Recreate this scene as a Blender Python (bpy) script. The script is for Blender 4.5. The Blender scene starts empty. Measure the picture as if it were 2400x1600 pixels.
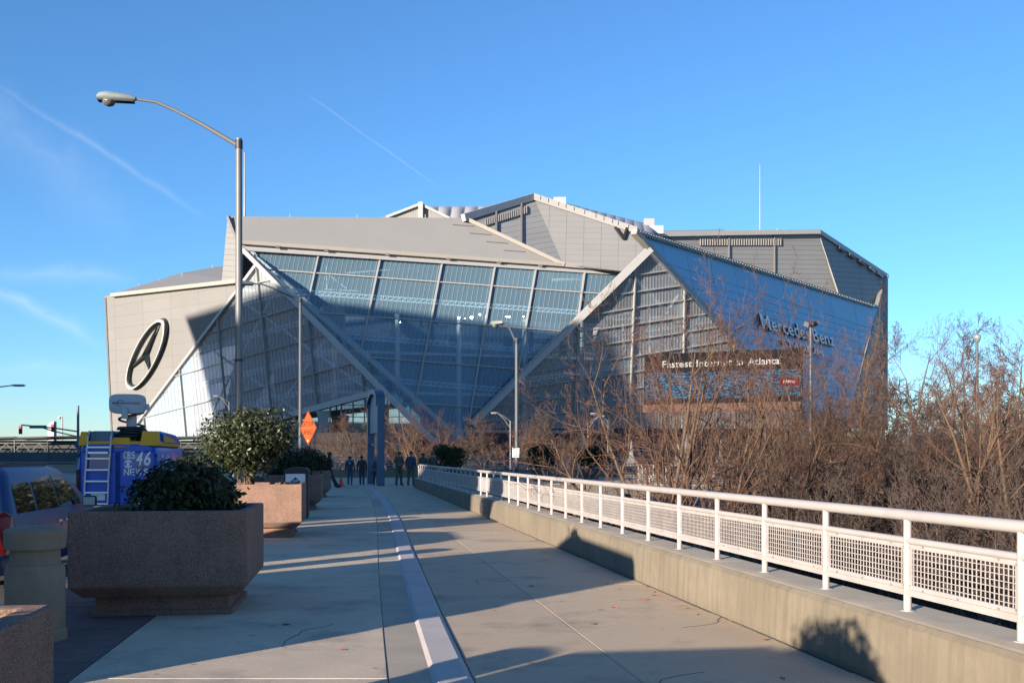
import bpy, bmesh, math, random
from mathutils import Vector, Matrix, noise

SC = bpy.context.scene
COL = SC.collection
R = math.radians
V3 = Vector

# ------------------------------------------------------------------ camera
F, CX, HY, CH = 2400.0, 1200.0, 1070.0, 1.6      # photo pixels: focal length, centre column, horizon row; eye height
cam_d = bpy.data.cameras.new('camera')
cam = bpy.data.objects.new('camera', cam_d)
COL.objects.link(cam)
cam.location = (0, 0, CH)
cam.rotation_euler = (R(90), 0, 0)
cam_d.sensor_width = 36.0
cam_d.lens = 36.0
cam_d.shift_y = (HY - 800.0) / 2400.0
cam_d.clip_start = 0.05
cam_d.clip_end = 9000
SC.camera = cam

# ------------------------------------------------------------------ light
SUN_H = V3((-0.622, -0.783, 0)).normalized()     # horizontal direction towards the sun
SUN_EL = R(9.6)
TO_SUN = V3((SUN_H.x * math.cos(SUN_EL), SUN_H.y * math.cos(SUN_EL), math.sin(SUN_EL)))
world = bpy.data.worlds.new('World')
SC.world = world
world.use_nodes = True
SKY_STRENGTH = 0.103
SUN_STRENGTH = 5.0
EXPOSURE = 1.4
sun_d = bpy.data.lights.new('sun', 'SUN')
sun_d.energy = SUN_STRENGTH
sun_d.angle = R(0.53)
sun_d.color = (1.0, 0.86, 0.70)
sun = bpy.data.objects.new('sun', sun_d)
COL.objects.link(sun)
sun.location = (-60, -80, 60)
sun.rotation_euler = TO_SUN.to_track_quat('Z', 'Y').to_euler()
SC.view_settings.view_transform = 'Standard'
SC.view_settings.look = 'None'
SC.view_settings.gamma = 1.0
SC.view_settings.exposure = EXPOSURE
SC.view_settings.use_curve_mapping = False
SC.cycles.use_denoising = True
SC.cycles.max_bounces = 8
SC.cycles.transparent_max_bounces = 16
SC.cycles.sample_clamp_indirect = 6.0


def ray(px, py):
    return V3(((px - CX) / F, 1.0, -(py - HY) / F))


def P(px, py, Y):
    """point seen at photo pixel (px, py) at distance Y"""
    r = ray(px, py)
    return V3((r.x * Y, Y, CH + r.z * Y))


def G(px, py, z=0.0):
    """ground point at height z seen at that pixel"""
    return P(px, py, (CH - z) * F / (py - HY))


def build_world():
    nt = world.node_tree
    nt.nodes.clear()
    N, L = nt.nodes.new, nt.links.new
    out = N('ShaderNodeOutputWorld')
    bg = N('ShaderNodeBackground')
    bg.inputs['Strength'].default_value = SKY_STRENGTH
    sky = N('ShaderNodeTexSky')
    sky.sky_type = 'NISHITA'
    sky.sun_disc = False
    sky.sun_elevation = SUN_EL
    sky.sun_rotation = math.atan2(TO_SUN.x, TO_SUN.y)
    sky.altitude = 300
    sky.air_density = 1.0
    sky.dust_density = 0.0
    sky.ozone_density = 5.2
    tc = N('ShaderNodeTexCoord')
    nz = N('ShaderNodeTexNoise')
    nz.inputs['Scale'].default_value = 26
    nz.inputs['Detail'].default_value = 6
    L(tc.outputs['Generated'], nz.inputs['Vector'])

    def math_(op, a, b=None, clamp=False):
        m = N('ShaderNodeMath'); m.operation = op; m.use_clamp = clamp
        for i, x in enumerate((a, b)):
            if x is None:
                continue
            if isinstance(x, (int, float)):
                m.inputs[i].default_value = x
            else:
                L(x, m.inputs[i])
        return m.outputs[0]

    def dot(v):
        d = N('ShaderNodeVectorMath'); d.operation = 'DOT_PRODUCT'
        L(tc.outputs['Generated'], d.inputs[0])
        d.inputs[1].default_value = v
        return d.outputs['Value']

    total = None
    # (end, end, half width in degrees, opacity): vapour trails and thin cirrus streaks, fixed directions in the sky
    for (a, b, wdeg, op) in (((-60, 165), (500, 520), 0.36, .14), ((690, 200), (1046, 452), 0.09, .15),
                             ((-80, 650), (260, 812), 0.7, .24), ((-60, 638), (330, 655), 0.9, .16),
                             ((-300, 20), (330, 560), 2.6, .10), ((-100, 860), (250, 868), 0.8, .10)):
        ra, rb = ray(*a).normalized(), ray(*b).normalized()
        n = ra.cross(rb).normalized()
        mid = (ra + rb).normalized()
        half = math.acos(max(-1, min(1, ra.dot(mid))))
        wav = math_('MULTIPLY', math_('SUBTRACT', nz.outputs['Fac'], 0.5), math.sin(R(wdeg)) * 1.6)
        d = math_('ABSOLUTE', math_('ADD', dot(n), wav))
        across = math_('SUBTRACT', 1.0, math_('DIVIDE', d, math.sin(R(wdeg))), True)
        across = math_('MULTIPLY', across, across)
        ang = math_('ARCCOSINE', math_('MINIMUM', dot(mid), 1.0))
        along = math_('SUBTRACT', 1.0, math_('POWER', math_('DIVIDE', ang, half), 3.0), True)
        tex = math_('MULTIPLY', nz.outputs['Fac'], 1.7)
        m = math_('MULTIPLY', math_('MULTIPLY', math_('MULTIPLY', across, along), tex), op, True)
        total = m if total is None else math_('MAXIMUM', total, m)
    mix = N('ShaderNodeMix'); mix.data_type = 'RGBA'
    L(total, mix.inputs['Factor'])
    L(sky.outputs['Color'], mix.inputs['A'])
    mix.inputs['B'].default_value = (3.6, 4.0, 4.4, 1)
    L(mix.outputs['Result'], bg.inputs['Color'])
    L(bg.outputs['Background'], out.inputs['Surface'])


build_world()

# ------------------------------------------------------------------ materials
_M = {}


def mat(name, col=(.5, .5, .5), rough=.7, metal=0.0, var=0.0, scale=3.0, bump=0.0, bscale=None, speck=None, speck_scale=60.0,
        speck_amt=.5, emit=None, spec=None, streak=0.0, rnd=0.0, coat=0.0, alpha=None, stain=None, stain_scale=.5, stain_amt=.5, spots=None):
    if name in _M:
        return _M[name]
    m = bpy.data.materials.new(name)
    m.use_nodes = True
    nt = m.node_tree
    N, L = nt.nodes.new, nt.links.new
    b = nt.nodes['Principled BSDF']
    b.inputs['Base Color'].default_value = (*col, 1)
    b.inputs['Roughness'].default_value = rough
    b.inputs['Metallic'].default_value = metal
    if spec is not None:
        b.inputs['Specular IOR Level'].default_value = spec
    if coat:
        b.inputs['Coat Weight'].default_value = coat
        b.inputs['Coat Roughness'].default_value = .06
    if emit:
        b.inputs['Emission Color'].default_value = (*emit[:3], 1)
        b.inputs['Emission Strength'].default_value = emit[3]
    tc = N('ShaderNodeTexCoord')
    cur = None

    def rgbmix(fac, a, bcol, blend='MIX'):
        mx = N('ShaderNodeMix'); mx.data_type = 'RGBA'; mx.blend_type = blend
        if isinstance(fac, float):
            mx.inputs['Factor'].default_value = fac
        else:
            L(fac, mx.inputs['Factor'])
        for s, x in (('A', a), ('B', bcol)):
            if isinstance(x, tuple):
                mx.inputs[s].default_value = (*x, 1)
            else:
                L(x, mx.inputs[s])
        return mx.outputs['Result']

    def nse(sc, detail=5, rough_=.6, vec=None):
        n = N('ShaderNodeTexNoise')
        n.inputs['Scale'].default_value = sc
        n.inputs['Detail'].default_value = detail
        n.inputs['Roughness'].default_value = rough_
        L(vec or tc.outputs['Object'], n.inputs['Vector'])
        return n.outputs['Fac']

    def ramp(x, lo, hi):
        r = N('ShaderNodeMapRange')
        r.inputs['From Min'].default_value = lo
        r.inputs['From Max'].default_value = hi
        L(x, r.inputs['Value'])
        return r.outputs['Result']
    cur = col
    if var:
        f = ramp(nse(scale), .3, .7)
        cur = rgbmix(f, tuple(c * (1 - var) for c in col), tuple(min(1, c * (1 + var)) for c in col))
    if stain:
        f = ramp(nse(stain_scale, 8, .7), .5, .72)
        mm = N('ShaderNodeMath'); mm.operation = 'MULTIPLY'; L(f, mm.inputs[0]); mm.inputs[1].default_value = stain_amt
        cur = rgbmix(mm.outputs[0], cur, stain)
    if streak:
        mp = N('ShaderNodeMapping'); mp.inputs['Scale'].default_value = (6, 6, .35)
        L(tc.outputs['Object'], mp.inputs['Vector'])
        f = ramp(nse(1.6, 5, .6, mp.outputs['Vector']), .45, .75)
        mm = N('ShaderNodeMath'); mm.operation = 'MULTIPLY'; L(f, mm.inputs[0]); mm.inputs[1].default_value = streak
        cur = rgbmix(mm.outputs[0], cur, tuple(c * .45 for c in col))
    if speck:
        vo = N('ShaderNodeTexVoronoi'); vo.inputs['Scale'].default_value = speck_scale
        L(tc.outputs['Object'], vo.inputs['Vector'])
        sx = N('ShaderNodeSeparateColor'); L(vo.outputs['Color'], sx.inputs['Color'])
        f = ramp(sx.outputs['Red'], .55, .75)
        mm = N('ShaderNodeMath'); mm.operation = 'MULTIPLY'; L(f, mm.inputs[0]); mm.inputs[1].default_value = speck_amt
        cur = rgbmix(mm.outputs[0], cur, speck)
    if spots:
        scol, sscale, srad, samt = spots
        wv_ = N('ShaderNodeVectorMath'); wv_.operation = 'ADD'
        nn = N('ShaderNodeTexNoise'); nn.inputs['Scale'].default_value = sscale * 2.5
        L(tc.outputs['Object'], nn.inputs['Vector'])
        sc_ = N('ShaderNodeVectorMath'); sc_.operation = 'SCALE'; sc_.inputs['Scale'].default_value = .25 / sscale
        L(nn.outputs['Color'], sc_.inputs[0])
        L(tc.outputs['Object'], wv_.inputs[0]); L(sc_.outputs['Vector'], wv_.inputs[1])
        vo = N('ShaderNodeTexVoronoi'); vo.inputs['Scale'].default_value = sscale
        L(wv_.outputs['Vector'], vo.inputs['Vector'])
        f = ramp(vo.outputs['Distance'], srad, srad * .55)
        mm = N('ShaderNodeMath'); mm.operation = 'MULTIPLY'; mm.use_clamp = True; L(f, mm.inputs[0]); mm.inputs[1].default_value = samt
        cur = rgbmix(mm.outputs[0], cur, scol)
    if rnd:
        oi = N('ShaderNodeObjectInfo')
        r = N('ShaderNodeMapRange'); L(oi.outputs['Random'], r.inputs['Value'])
        r.inputs['To Min'].default_value = 1 - rnd
        r.inputs['To Max'].default_value = 1 + rnd
        vm = N('ShaderNodeVectorMath'); vm.operation = 'SCALE'
        if isinstance(cur, tuple):
            vm.inputs[0].default_value = cur
        else:
            L(cur, vm.inputs[0])
        L(r.outputs['Result'], vm.inputs['Scale'])
        cur = vm.outputs['Vector']
    if not isinstance(cur, tuple):
        L(cur, b.inputs['Base Color'])
    if bump:
        bp = N('ShaderNodeBump')
        bp.inputs['Strength'].default_value = bump
        bp.inputs['Distance'].default_value = .02
        L(nse(bscale or scale * 8, 6, .65), bp.inputs['Height'])
        L(bp.outputs['Normal'], b.inputs['Normal'])
    _M[name] = m
    return m


def glass_mat(name, tint, diff, transp, rough=.05, gloss=1.0, ior=1.5):
    """tinted fritted glazing: a milky diffuse film, the clear part and a Fresnel reflection"""
    m = bpy.data.materials.new(name)
    m.use_nodes = True
    nt = m.node_tree
    N, L = nt.nodes.new, nt.links.new
    nt.nodes.clear()
    out = N('ShaderNodeOutputMaterial')
    d = N('ShaderNodeBsdfDiffuse'); d.inputs['Color'].default_value = (*diff, 1)
    oi = N('ShaderNodeObjectInfo')
    mr = N('ShaderNodeMapRange'); L(oi.outputs['Random'], mr.inputs['Value'])
    mr.inputs['To Min'].default_value = .84; mr.inputs['To Max'].default_value = 1.16
    vm = N('ShaderNodeVectorMath'); vm.operation = 'SCALE'; vm.inputs[0].default_value = diff
    L(mr.outputs['Result'], vm.inputs['Scale'])
    L(vm.outputs['Vector'], d.inputs['Color'])
    t = N('ShaderNodeBsdfTransparent'); t.inputs['Color'].default_value = (*tint, 1)
    g = N('ShaderNodeBsdfGlossy'); g.inputs['Roughness'].default_value = rough
    g.inputs['Color'].default_value = (gloss, gloss, gloss, 1)
    a = N('ShaderNodeMixShader'); a.inputs[0].default_value = transp
    L(d.outputs[0], a.inputs[1]); L(t.outputs[0], a.inputs[2])
    fr = N('ShaderNodeFresnel'); fr.inputs['IOR'].default_value = ior
    tc = N('ShaderNodeTexCoord')
    nz = N('ShaderNodeTexNoise'); nz.inputs['Scale'].default_value = .35
    L(tc.outputs['Object'], nz.inputs['Vector'])
    bp = N('ShaderNodeBump'); bp.inputs['Strength'].default_value = .05; bp.inputs['Distance'].default_value = .4
    L(nz.outputs['Fac'], bp.inputs['Height'])
    L(bp.outputs['Normal'], g.inputs['Normal'])
    b = N('ShaderNodeMixShader')
    ge = N('ShaderNodeNewGeometry')
    inv = N('ShaderNodeMath'); inv.operation = 'SUBTRACT'; inv.inputs[0].default_value = 1.0
    L(ge.outputs['Backfacing'], inv.inputs[1])
    fm_ = N('ShaderNodeMath'); fm_.operation = 'MULTIPLY'
    L(fr.outputs[0], fm_.inputs[0]); L(inv.outputs[0], fm_.inputs[1])
    L(fm_.outputs[0], b.inputs[0]); L(a.outputs[0], b.inputs[1]); L(g.outputs[0], b.inputs[2])
    L(b.outputs[0], out.inputs['Surface'])
    _M[name] = m
    return m


# ------------------------------------------------------------------ mesh helpers
def wloc(o):
    v = V3((0, 0, 0))
    while o is not None:
        v = v + o.location
        o = o.parent
    return v


def basis(d, up=V3((0, 0, 1))):
    d = d.normalized()
    s = d.cross(up)
    if s.length < 1e-5:
        s = d.cross(V3((0, 1, 0)))
    s.normalize()
    return d, s, s.cross(d).normalized()


class MB:
    def __init__(s):
        s.v, s.f, s.mi = [], [], []
        s.cur = 0

    def add(s, vs, fs):
        n = len(s.v)
        s.v += [tuple(v) for v in vs]
        s.f += [tuple(i + n for i in f) for f in fs]
        s.mi += [s.cur] * len(fs)
        return s

    def poly(s, pts):
        return s.add(pts, [tuple(range(len(pts)))])

    def hexa(s, b, t):
        """closed prism between ring b and ring t"""
        n = len(b)
        fs = [tuple(reversed(range(n))), tuple(range(n, 2 * n))]
        fs += [(i, (i + 1) % n, n + (i + 1) % n, n + i) for i in range(n)]
        return s.add(list(b) + list(t), fs)

    def prism(s, pts, off):
        return s.hexa(pts, [V3(p) + V3(off) for p in pts])

    def box(s, c, size, rz=0.0, m=None):
        x, y, z = size[0] / 2, size[1] / 2, size[2] / 2
        mt = m or Matrix.Rotation(rz, 3, 'Z')
        c = V3(c)
        b = [c + mt @ V3(p) for p in ((-x, -y, -z), (x, -y, -z), (x, y, -z), (-x, y, -z))]
        t = [c + mt @ V3(p) for p in ((-x, -y, z), (x, -y, z), (x, y, z), (-x, y, z))]
        return s.hexa(b, t)

    def bar(s, p, q, w, h=None, up=V3((0, 0, 1))):
        p, q = V3(p), V3(q)
        h = h or w
        d, sd, u = basis(q - p, up)
        a, b = sd * w / 2, u * h / 2
        return s.hexa([p - a - b, p + a - b, p + a + b, p - a + b], [q - a - b, q + a - b, q + a + b, q - a + b])

    def tube(s, pts, r, n=8, cap=True):
        pts = [V3(p) for p in pts]
        rr = r if isinstance(r, (list, tuple)) else [r] * len(pts)
        rings = []
        prev = None
        for i, p in enumerate(pts):
            t = (pts[min(i + 1, len(pts) - 1)] - pts[max(i - 1, 0)]).normalized()
            if prev is None:
                _, a, b = basis(t)
            else:
                a = (prev - t * prev.dot(t)).normalized()
                b = a.cross(t)
            prev = a
            rings.append([p + (a * math.cos(k * 2 * math.pi / n) + b * math.sin(k * 2 * math.pi / n)) * rr[i] for k in range(n)])
        vs = [v for rg in rings for v in rg]
        fs = []
        for i in range(len(pts) - 1):
            for k in range(n):
                fs.append((i * n + k, i * n + (k + 1) % n, (i + 1) * n + (k + 1) % n, (i + 1) * n + k))
        if cap:
            fs.append(tuple(range(n)))
            fs.append(tuple((len(pts) - 1) * n + k for k in reversed(range(n))))
        return s.add(vs, fs)

    def lathe(s, prof, n=20, c=(0, 0, 0)):
        c = V3(c)
        vs, fs = [], []
        for (r, z) in prof:
            vs += [c + V3((r * math.cos(k * 2 * math.pi / n), r * math.sin(k * 2 * math.pi / n), z)) for k in range(n)]
        for i in range(len(prof) - 1):
            for k in range(n):
                fs.append((i * n + k, i * n + (k + 1) % n, (i + 1) * n + (k + 1) % n, (i + 1) * n + k))
        fs.append(tuple(reversed(range(n))))
        fs.append(tuple((len(prof) - 1) * n + k for k in range(n)))
        return s.add(vs, fs)

    def loft(s, secs, cap=True):
        n = len(secs[0])
        vs = [v for sc in secs for v in sc]
        fs = []
        for i in range(len(secs) - 1):
            for k in range(n):
                fs.append((i * n + k, i * n + (k + 1) % n, (i + 1) * n + (k + 1) % n, (i + 1) * n + k))
        if cap:
            fs.append(tuple(reversed(range(n))))
            fs.append(tuple((len(secs) - 1) * n + k for k in range(n)))
        return s.add(vs, fs)

    def build(s, name, mats, parent=None, smooth=False, bevel=0.0, bseg=2, xf=None):
        me = bpy.data.meshes.new(name)
        off = wloc(parent) if parent is not None else V3((0, 0, 0))
        vs = s.v
        if xf is not None:
            vs = [xf @ V3(v) for v in vs]
        me.from_pydata([V3(v) - off for v in vs], [], s.f)
        ms = mats if isinstance(mats, (list, tuple)) else [mats]
        for m in ms:
            me.materials.append(_M[m] if isinstance(m, str) else m)
        if len(ms) > 1:
            me.polygons.foreach_set('material_index', s.mi)
        bm = bmesh.new(); bm.from_mesh(me)
        bmesh.ops.recalc_face_normals(bm, faces=bm.faces)
        if bevel:
            bmesh.ops.remove_doubles(bm, verts=bm.verts, dist=1e-5)
            es = [e for e in bm.edges if len(e.link_faces) == 2 and e.calc_face_angle(0) > .35]
            bmesh.ops.bevel(bm, geom=es, offset=bevel, segments=bseg, affect='EDGES', profile=.6)
        bm.to_mesh(me); bm.free()
        if smooth:
            me.polygons.foreach_set('use_smooth', [True] * len(me.polygons))
            if smooth != 'full':
                me.set_sharp_from_angle(angle=R(40))
        o = bpy.data.objects.new(name, me)
        COL.objects.link(o)
        o.parent = parent
        return o


def thing(name, loc, label=None, cat=None, group=None):
    o = bpy.data.objects.new(name, None)
    o.empty_display_size = .3
    COL.objects.link(o)
    o.location = loc
    return tag(o, label, cat, group)


def tag(o, label=None, cat=None, group=None, kind=None):
    for k, v in (('label', label), ('category', cat), ('group', group), ('kind', kind)):
        if v:
            o[k] = v
    return o


KIDS = {}


def copy_tree(o, parent=None):
    c = o.copy()
    COL.objects.link(c)
    c.parent = parent
    for ch in list(o.children):
        copy_tree(ch, c)
    return c


def place(o, loc, rz=0.0, sc=None):
    o.location = loc
    o.rotation_euler = (0, 0, rz)
    if sc:
        o.scale = (sc, sc, sc) if isinstance(sc, (int, float)) else sc
    return o


_TXT = {}


def text_geo(s, shear=0.0):
    """outline of a word as flat faces, bounding box scaled to 0..1 in x (per cap height), y 0..1"""
    if (s, shear) in _TXT:
        return _TXT[(s, shear)]
    cu = bpy.data.curves.new('t', 'FONT')
    cu.body = s
    cu.resolution_u = 3
    cu.fill_mode = 'FRONT'
    cu.shear = shear
    cu.offset = .012
    o = bpy.data.objects.new('t', cu)
    COL.objects.link(o)
    bpy.context.view_layer.update()
    me = o.to_mesh()
    vs = [v.co.copy() for v in me.vertices]
    fs = [tuple(p.vertices) for p in me.polygons]
    o.to_mesh_clear()
    bpy.data.objects.remove(o)
    bpy.data.curves.remove(cu)
    x0 = min(v.x for v in vs); x1 = max(v.x for v in vs)
    y0 = min(v.y for v in vs); y1 = max(v.y for v in vs)
    _TXT[(s, shear)] = (vs, fs, x0, x1, y0, y1)
    return _TXT[(s, shear)]


def text_mb(s, origin, right, up, depth=None, mb=None, shear=0.0):
    """place word s so that its bounding box spans origin..origin+right (x) and origin..origin+up (y)"""
    vs, fs, x0, x1, y0, y1 = text_geo(s, shear)
    mb = mb or MB()
    pts = [V3(origin) + V3(right) * ((v.x - x0) / (x1 - x0)) + V3(up) * ((v.y - y0) / (y1 - y0)) for v in vs]
    if depth is None:
        mb.add(pts, fs)
    else:
        n = len(pts)
        from collections import Counter
        ec = Counter()
        for f in fs:
            for i in range(len(f)):
                ec[tuple(sorted((f[i], f[(i + 1) % len(f)])))] += 1
        sides = [(a, b, b + n, a + n) for (a, b), c in ec.items() if c == 1]
        mb.add(pts + [p + V3(depth) for p in pts], list(fs) + [tuple(i + n for i in f) for f in fs] + sides)
    return mb


def clip(poly, a, b, c):
    """keep the part of a 2D polygon with a*x + b*y + c >= 0"""
    out = []
    for i in range(len(poly)):
        p, q = poly[i], poly[(i + 1) % len(poly)]
        dp, dq = a * p[0] + b * p[1] + c, a * q[0] + b * q[1] + c
        if dp >= 0:
            out.append(p)
        if (dp >= 0) != (dq >= 0):
            t = dp / (dp - dq)
            out.append((p[0] + (q[0] - p[0]) * t, p[1] + (q[1] - p[1]) * t))
    return out


def area2(poly):
    return abs(sum(poly[i][0] * poly[(i + 1) % len(poly)][1] - poly[(i + 1) % len(poly)][0] * poly[i][1] for i in range(len(poly)))) / 2


def line2(p, q):
    a, b = p[1] - q[1], q[0] - p[0]
    l = math.hypot(a, b)
    a, b = a / l, b / l
    return a, b, -(a * p[0] + b * p[1])


def split2(poly, lines, gap):
    """cut polygon by a sorted family of lines (each p,q), leaving a joint of width gap"""
    lines = [line2(*l) for l in lines]
    out = []
    for i in range(len(lines) + 1):
        pc = poly
        if i > 0:
            a, b, c = lines[i - 1]
            pc = clip(pc, a, b, c - gap / 2)
        if i < len(lines) and pc:
            a, b, c = lines[i]
            pc = clip(pc, -a, -b, -c - gap / 2)
        if len(pc) >= 3 and area2(pc) > 3:
            out.append(pc)
    return out


def seg_clip(p, q, poly):
    """clip a 2D segment to a convex polygon"""
    cx = sum(v[0] for v in poly) / len(poly); cy = sum(v[1] for v in poly) / len(poly)
    t0, t1 = 0.0, 1.0
    for i in range(len(poly)):
        a, b, c = line2(poly[i], poly[(i + 1) % len(poly)])
        if a * cx + b * cy + c < 0:
            a, b, c = -a, -b, -c
        dp, dq = a * p[0] + b * p[1] + c, a * q[0] + b * q[1] + c
        if dp < 0 and dq < 0:
            return None
        if dp < 0:
            t0 = max(t0, dp / (dp - dq))
        elif dq < 0:
            t1 = min(t1, dp / (dp - dq))
    if t1 - t0 < .01:
        return None
    L_ = lambda t: (p[0] + (q[0] - p[0]) * t, p[1] + (q[1] - p[1]) * t)
    return L_(t0), L_(t1)


class Plane:
    def __init__(s, a, b, c):
        s.o = V3(a)
        s.n = (V3(b) - V3(a)).cross(V3(c) - V3(a)).normalized()
        if s.n.dot(s.o - V3((0, 0, CH))) > 0:
            s.n = -s.n          # towards the viewer's side

    def at(s, px, py, off=0.0):
        r = ray(px, py)
        e = V3((0, 0, CH))
        t = (s.o + s.n * off - e).dot(s.n) / r.dot(s.n)
        return e + r * t

# ------------------------------------------------------------------ palette
mat('walk_concrete', (.54, .43, .30), .9, var=.10, scale=1.3, bump=.25, bscale=90, speck=(.22, .2, .18), speck_scale=130, speck_amt=.25, rnd=.07, spots=((.16, .14, .12), 2.6, .10, .7),
    stain=(.25, .205, .16), stain_scale=.9, stain_amt=.95)
mat('path_concrete', (.53, .405, .27), .9, var=.12, scale=.8, bump=.2, bscale=90, speck=(.24, .2, .17), speck_scale=120, speck_amt=.2, rnd=.05, spots=((.15, .125, .1), 2.1, .085, .75),
    stain=(.24, .185, .135), stain_scale=.8, stain_amt=.95)
mat('strip_concrete', (.41, .345, .255), .9, var=.12, scale=1.5, bump=.2, bscale=80, rnd=.14, stain=(.45, .42, .39), stain_scale=1.2, stain_amt=.4)
mat('kerb_concrete', (.44, .395, .365), .85, var=.08, scale=2.0, bump=.15, bscale=70, rnd=.04, stain=(.3, .27, .25), stain_scale=1.5, stain_amt=.3)
mat('paver', (.13, .085, .075), .9, var=.2, scale=5, bump=.3, bscale=40, rnd=.15)
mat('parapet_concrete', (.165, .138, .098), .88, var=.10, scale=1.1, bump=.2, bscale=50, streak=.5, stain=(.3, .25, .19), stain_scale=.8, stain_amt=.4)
mat('joint_fill', (.21, .18, .145), .95, var=.2)
mat('seal', (.07, .062, .055), .9, var=.4, scale=6)
mat('asphalt', (.075, .072, .07), .9, var=.18, scale=.6, bump=.35, bscale=60, speck=(.13, .12, .11), speck_scale=80, speck_amt=.4)
mat('road_concrete', (.30, .265, .22), .9, var=.12, scale=.25, bump=.2, bscale=20)
mat('soil', (.06, .042, .03), .95, var=.3, scale=6, bump=.5)
mat('earth', (.075, .055, .04), .95, var=.35, scale=.15, bump=.6, bscale=3, stain=(.10, .085, .045), stain_scale=.05, stain_amt=.7)
mat('white_rail', (.36, .33, .315), .42, var=.05, scale=3, stain=(.22, .18, .15), stain_scale=2.2, stain_amt=.35, bump=.05, bscale=60)
mat('lightened_top_concrete', (.46, .39, .29), .9, var=.12, scale=1.5, bump=.2, bscale=50, stain=(.25, .2, .15), stain_scale=1.3, stain_amt=.6)  # paler than the wall, to brighten a top that only gets grazing sun
mat('aggregate', (.215, .115, .08), .92, var=.22, scale=4, bump=.8, bscale=150, speck=(.36, .26, .20), speck_scale=190, speck_amt=.7, streak=.35, stain=(.10, .06, .045), stain_scale=2.5, stain_amt=.5, rnd=.04)
mat('bollard_concrete', (.27, .20, .13), .9, var=.12, scale=4, bump=.3, bscale=60, streak=.25)
mat('pole_dark', (.055, .062, .07), .5)
mat('galv', (.125, .13, .135), .5, metal=.1, var=.12, scale=2)
mat('blue_steel', (.075, .11, .17), .45, metal=.25, var=.1, scale=2)
mat('dark_metal', (.03, .033, .038), .5, metal=.3)
mat('black', (.012, .012, .013), .6)
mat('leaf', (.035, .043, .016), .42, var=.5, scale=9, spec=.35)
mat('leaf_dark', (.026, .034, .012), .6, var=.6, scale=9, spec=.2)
mat('bark', (.095, .06, .037), .9, var=.35, scale=7, bump=.5, bscale=30)
mat('twig', (.085, .042, .027), .85, var=.35, scale=2)
mat('twig_grey', (.055, .038, .031), .85, var=.35, scale=2)
mat('white_paint', (.75, .74, .72), .5, var=.06, scale=3)
mat('dry_leaf', (.28, .085, .035), .8, var=.4, scale=15)

# ------------------------------------------------------------------ ground, road, deck
LOW = -3.0


def kx(Y):
    t = ((-14, 2.7), (0, .66), (7.25, -.405), (9.9, -.786), (14.66, -1.44), (26.3, -3.0), (40, -5.05), (50, -6.75), (54.9, -7.75), (57, -8.4),
         (58.6, -9.6), (59.6, -11.6), (60.2, -15), (60.6, -22))
    for i in range(len(t) - 1):
        if Y <= t[i + 1][0]:
            a, b = t[i], t[i + 1]
            u = (Y - a[0]) / (b[0] - a[0])
            return a[1] + (b[1] - a[1]) * u
    return t[-1][1]


def wallx(Y):
    return 3.82 - .166 * Y


def jointx(Y):
    return 2.10 - .161 * Y


def roadx(Y):
    return -3.75 - .15 * Y


o = MB().poly([(-4000, -300, LOW), (4000, -300, LOW), (4000, 7000, LOW), (-4000, 7000, LOW)]).build('ground', 'earth')
tag(o, kind='structure')

# carriageway on the left, with kerb stone
pts = [(roadx(y) - .16, y, -.15) for y in (-60, 0, 30, 54)] + [(-16, 61, -.15), (-16, 121, -.15), (-95, 121, -.15), (-95, -60, -.15)]
road = MB().prism([V3(p) - V3((0, 0, .9)) for p in pts], (0, 0, .9)).build('road', 'asphalt')
tag(road, kind='structure')
for y0, y1, x0, x1 in ((66, 121, -95, -16),):
    MB().prism([(x0, y0, -.149), (x1, y0, -.149), (x1, y1, -.149), (x0, y1, -.149)], (0, 0, .004)).build('road_surface', 'road_concrete', road)
for off, ya, yb in ((-3.2, -10, 60), (-6.6, -10, 60)):
    y = ya
    while y < yb:
        p, q = V3((roadx(y) + off, y, -.146)), V3((roadx(y + 3) + off, y + 3, -.146))
        MB().prism([p, p + V3((.12, 0, 0)), q + V3((.12, 0, 0)), q], (0, 0, .004)).build('lane_marking', 'white_paint', road)
        y += 9
pts = [(-60, 30), (-16, 62)]

walk = MB()
deck_out = [(roadx(-14), -14), (roadx(54), 54), (-16, 61), (-16, 121), (9, 121), (9, 62), (wallx(54.3) + .3, 54.3), (wallx(-14) + .6, -14)]
walk.prism([(x, y, -.9) for x, y in deck_out], (0, 0, .884))
walk = walk.build('walkway', 'joint_fill')
tag(walk, kind='structure')


def slab(name, m, fa, fb, y0, y1, z0=-.085, z1=0.0, gap=.0025, steps=1, bev=.006):
    g = gap
    ys = [y0 + g + (y1 - y0 - 2 * g) * i / steps for i in range(steps + 1)]
    ring = [(fa(y) + g, y, z0) for y in ys] + [(fb(y) - g, y, z0) for y in reversed(ys)]
    return MB().prism(ring, (0, 0, z1 - z0)).build(name, m, walk, bevel=bev, bseg=1)


ys = [-13, -4.6, 4.1, 12.9, 21.8, 30.5, 39.2, 47.9, 54.3]
for a, b in zip(ys, ys[1:]):
    slab('paving_slab', 'path_concrete', lambda y: kx(y) + .15, jointx, a, b, steps=3)
    slab('paving_slab', 'path_concrete', jointx, lambda y: wallx(y) + .1, a, b, steps=3)
ys = [-13, -5.4, 1.2, 7.4, 18.4, 27.3, 36.0, 45.0, 53.6]
for a, b in zip(ys, ys[1:]):
    slab('paving_slab', 'walk_concrete', lambda y: kx(y) - 2.75, lambda y: kx(y) - .47, a, b, steps=3)
ys = [-13, -6, 0, 6.2, 13.9, 15.9, 21.5, 27.3, 33, 39, 45, 51, 55, 57]
for a, b in zip(ys, ys[1:]):
    slab('edging_strip', 'strip_concrete', lambda y: kx(y) - .47, lambda y: kx(y) - .13, a, b, steps=3, z1=-.004)
y = -13.0
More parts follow.
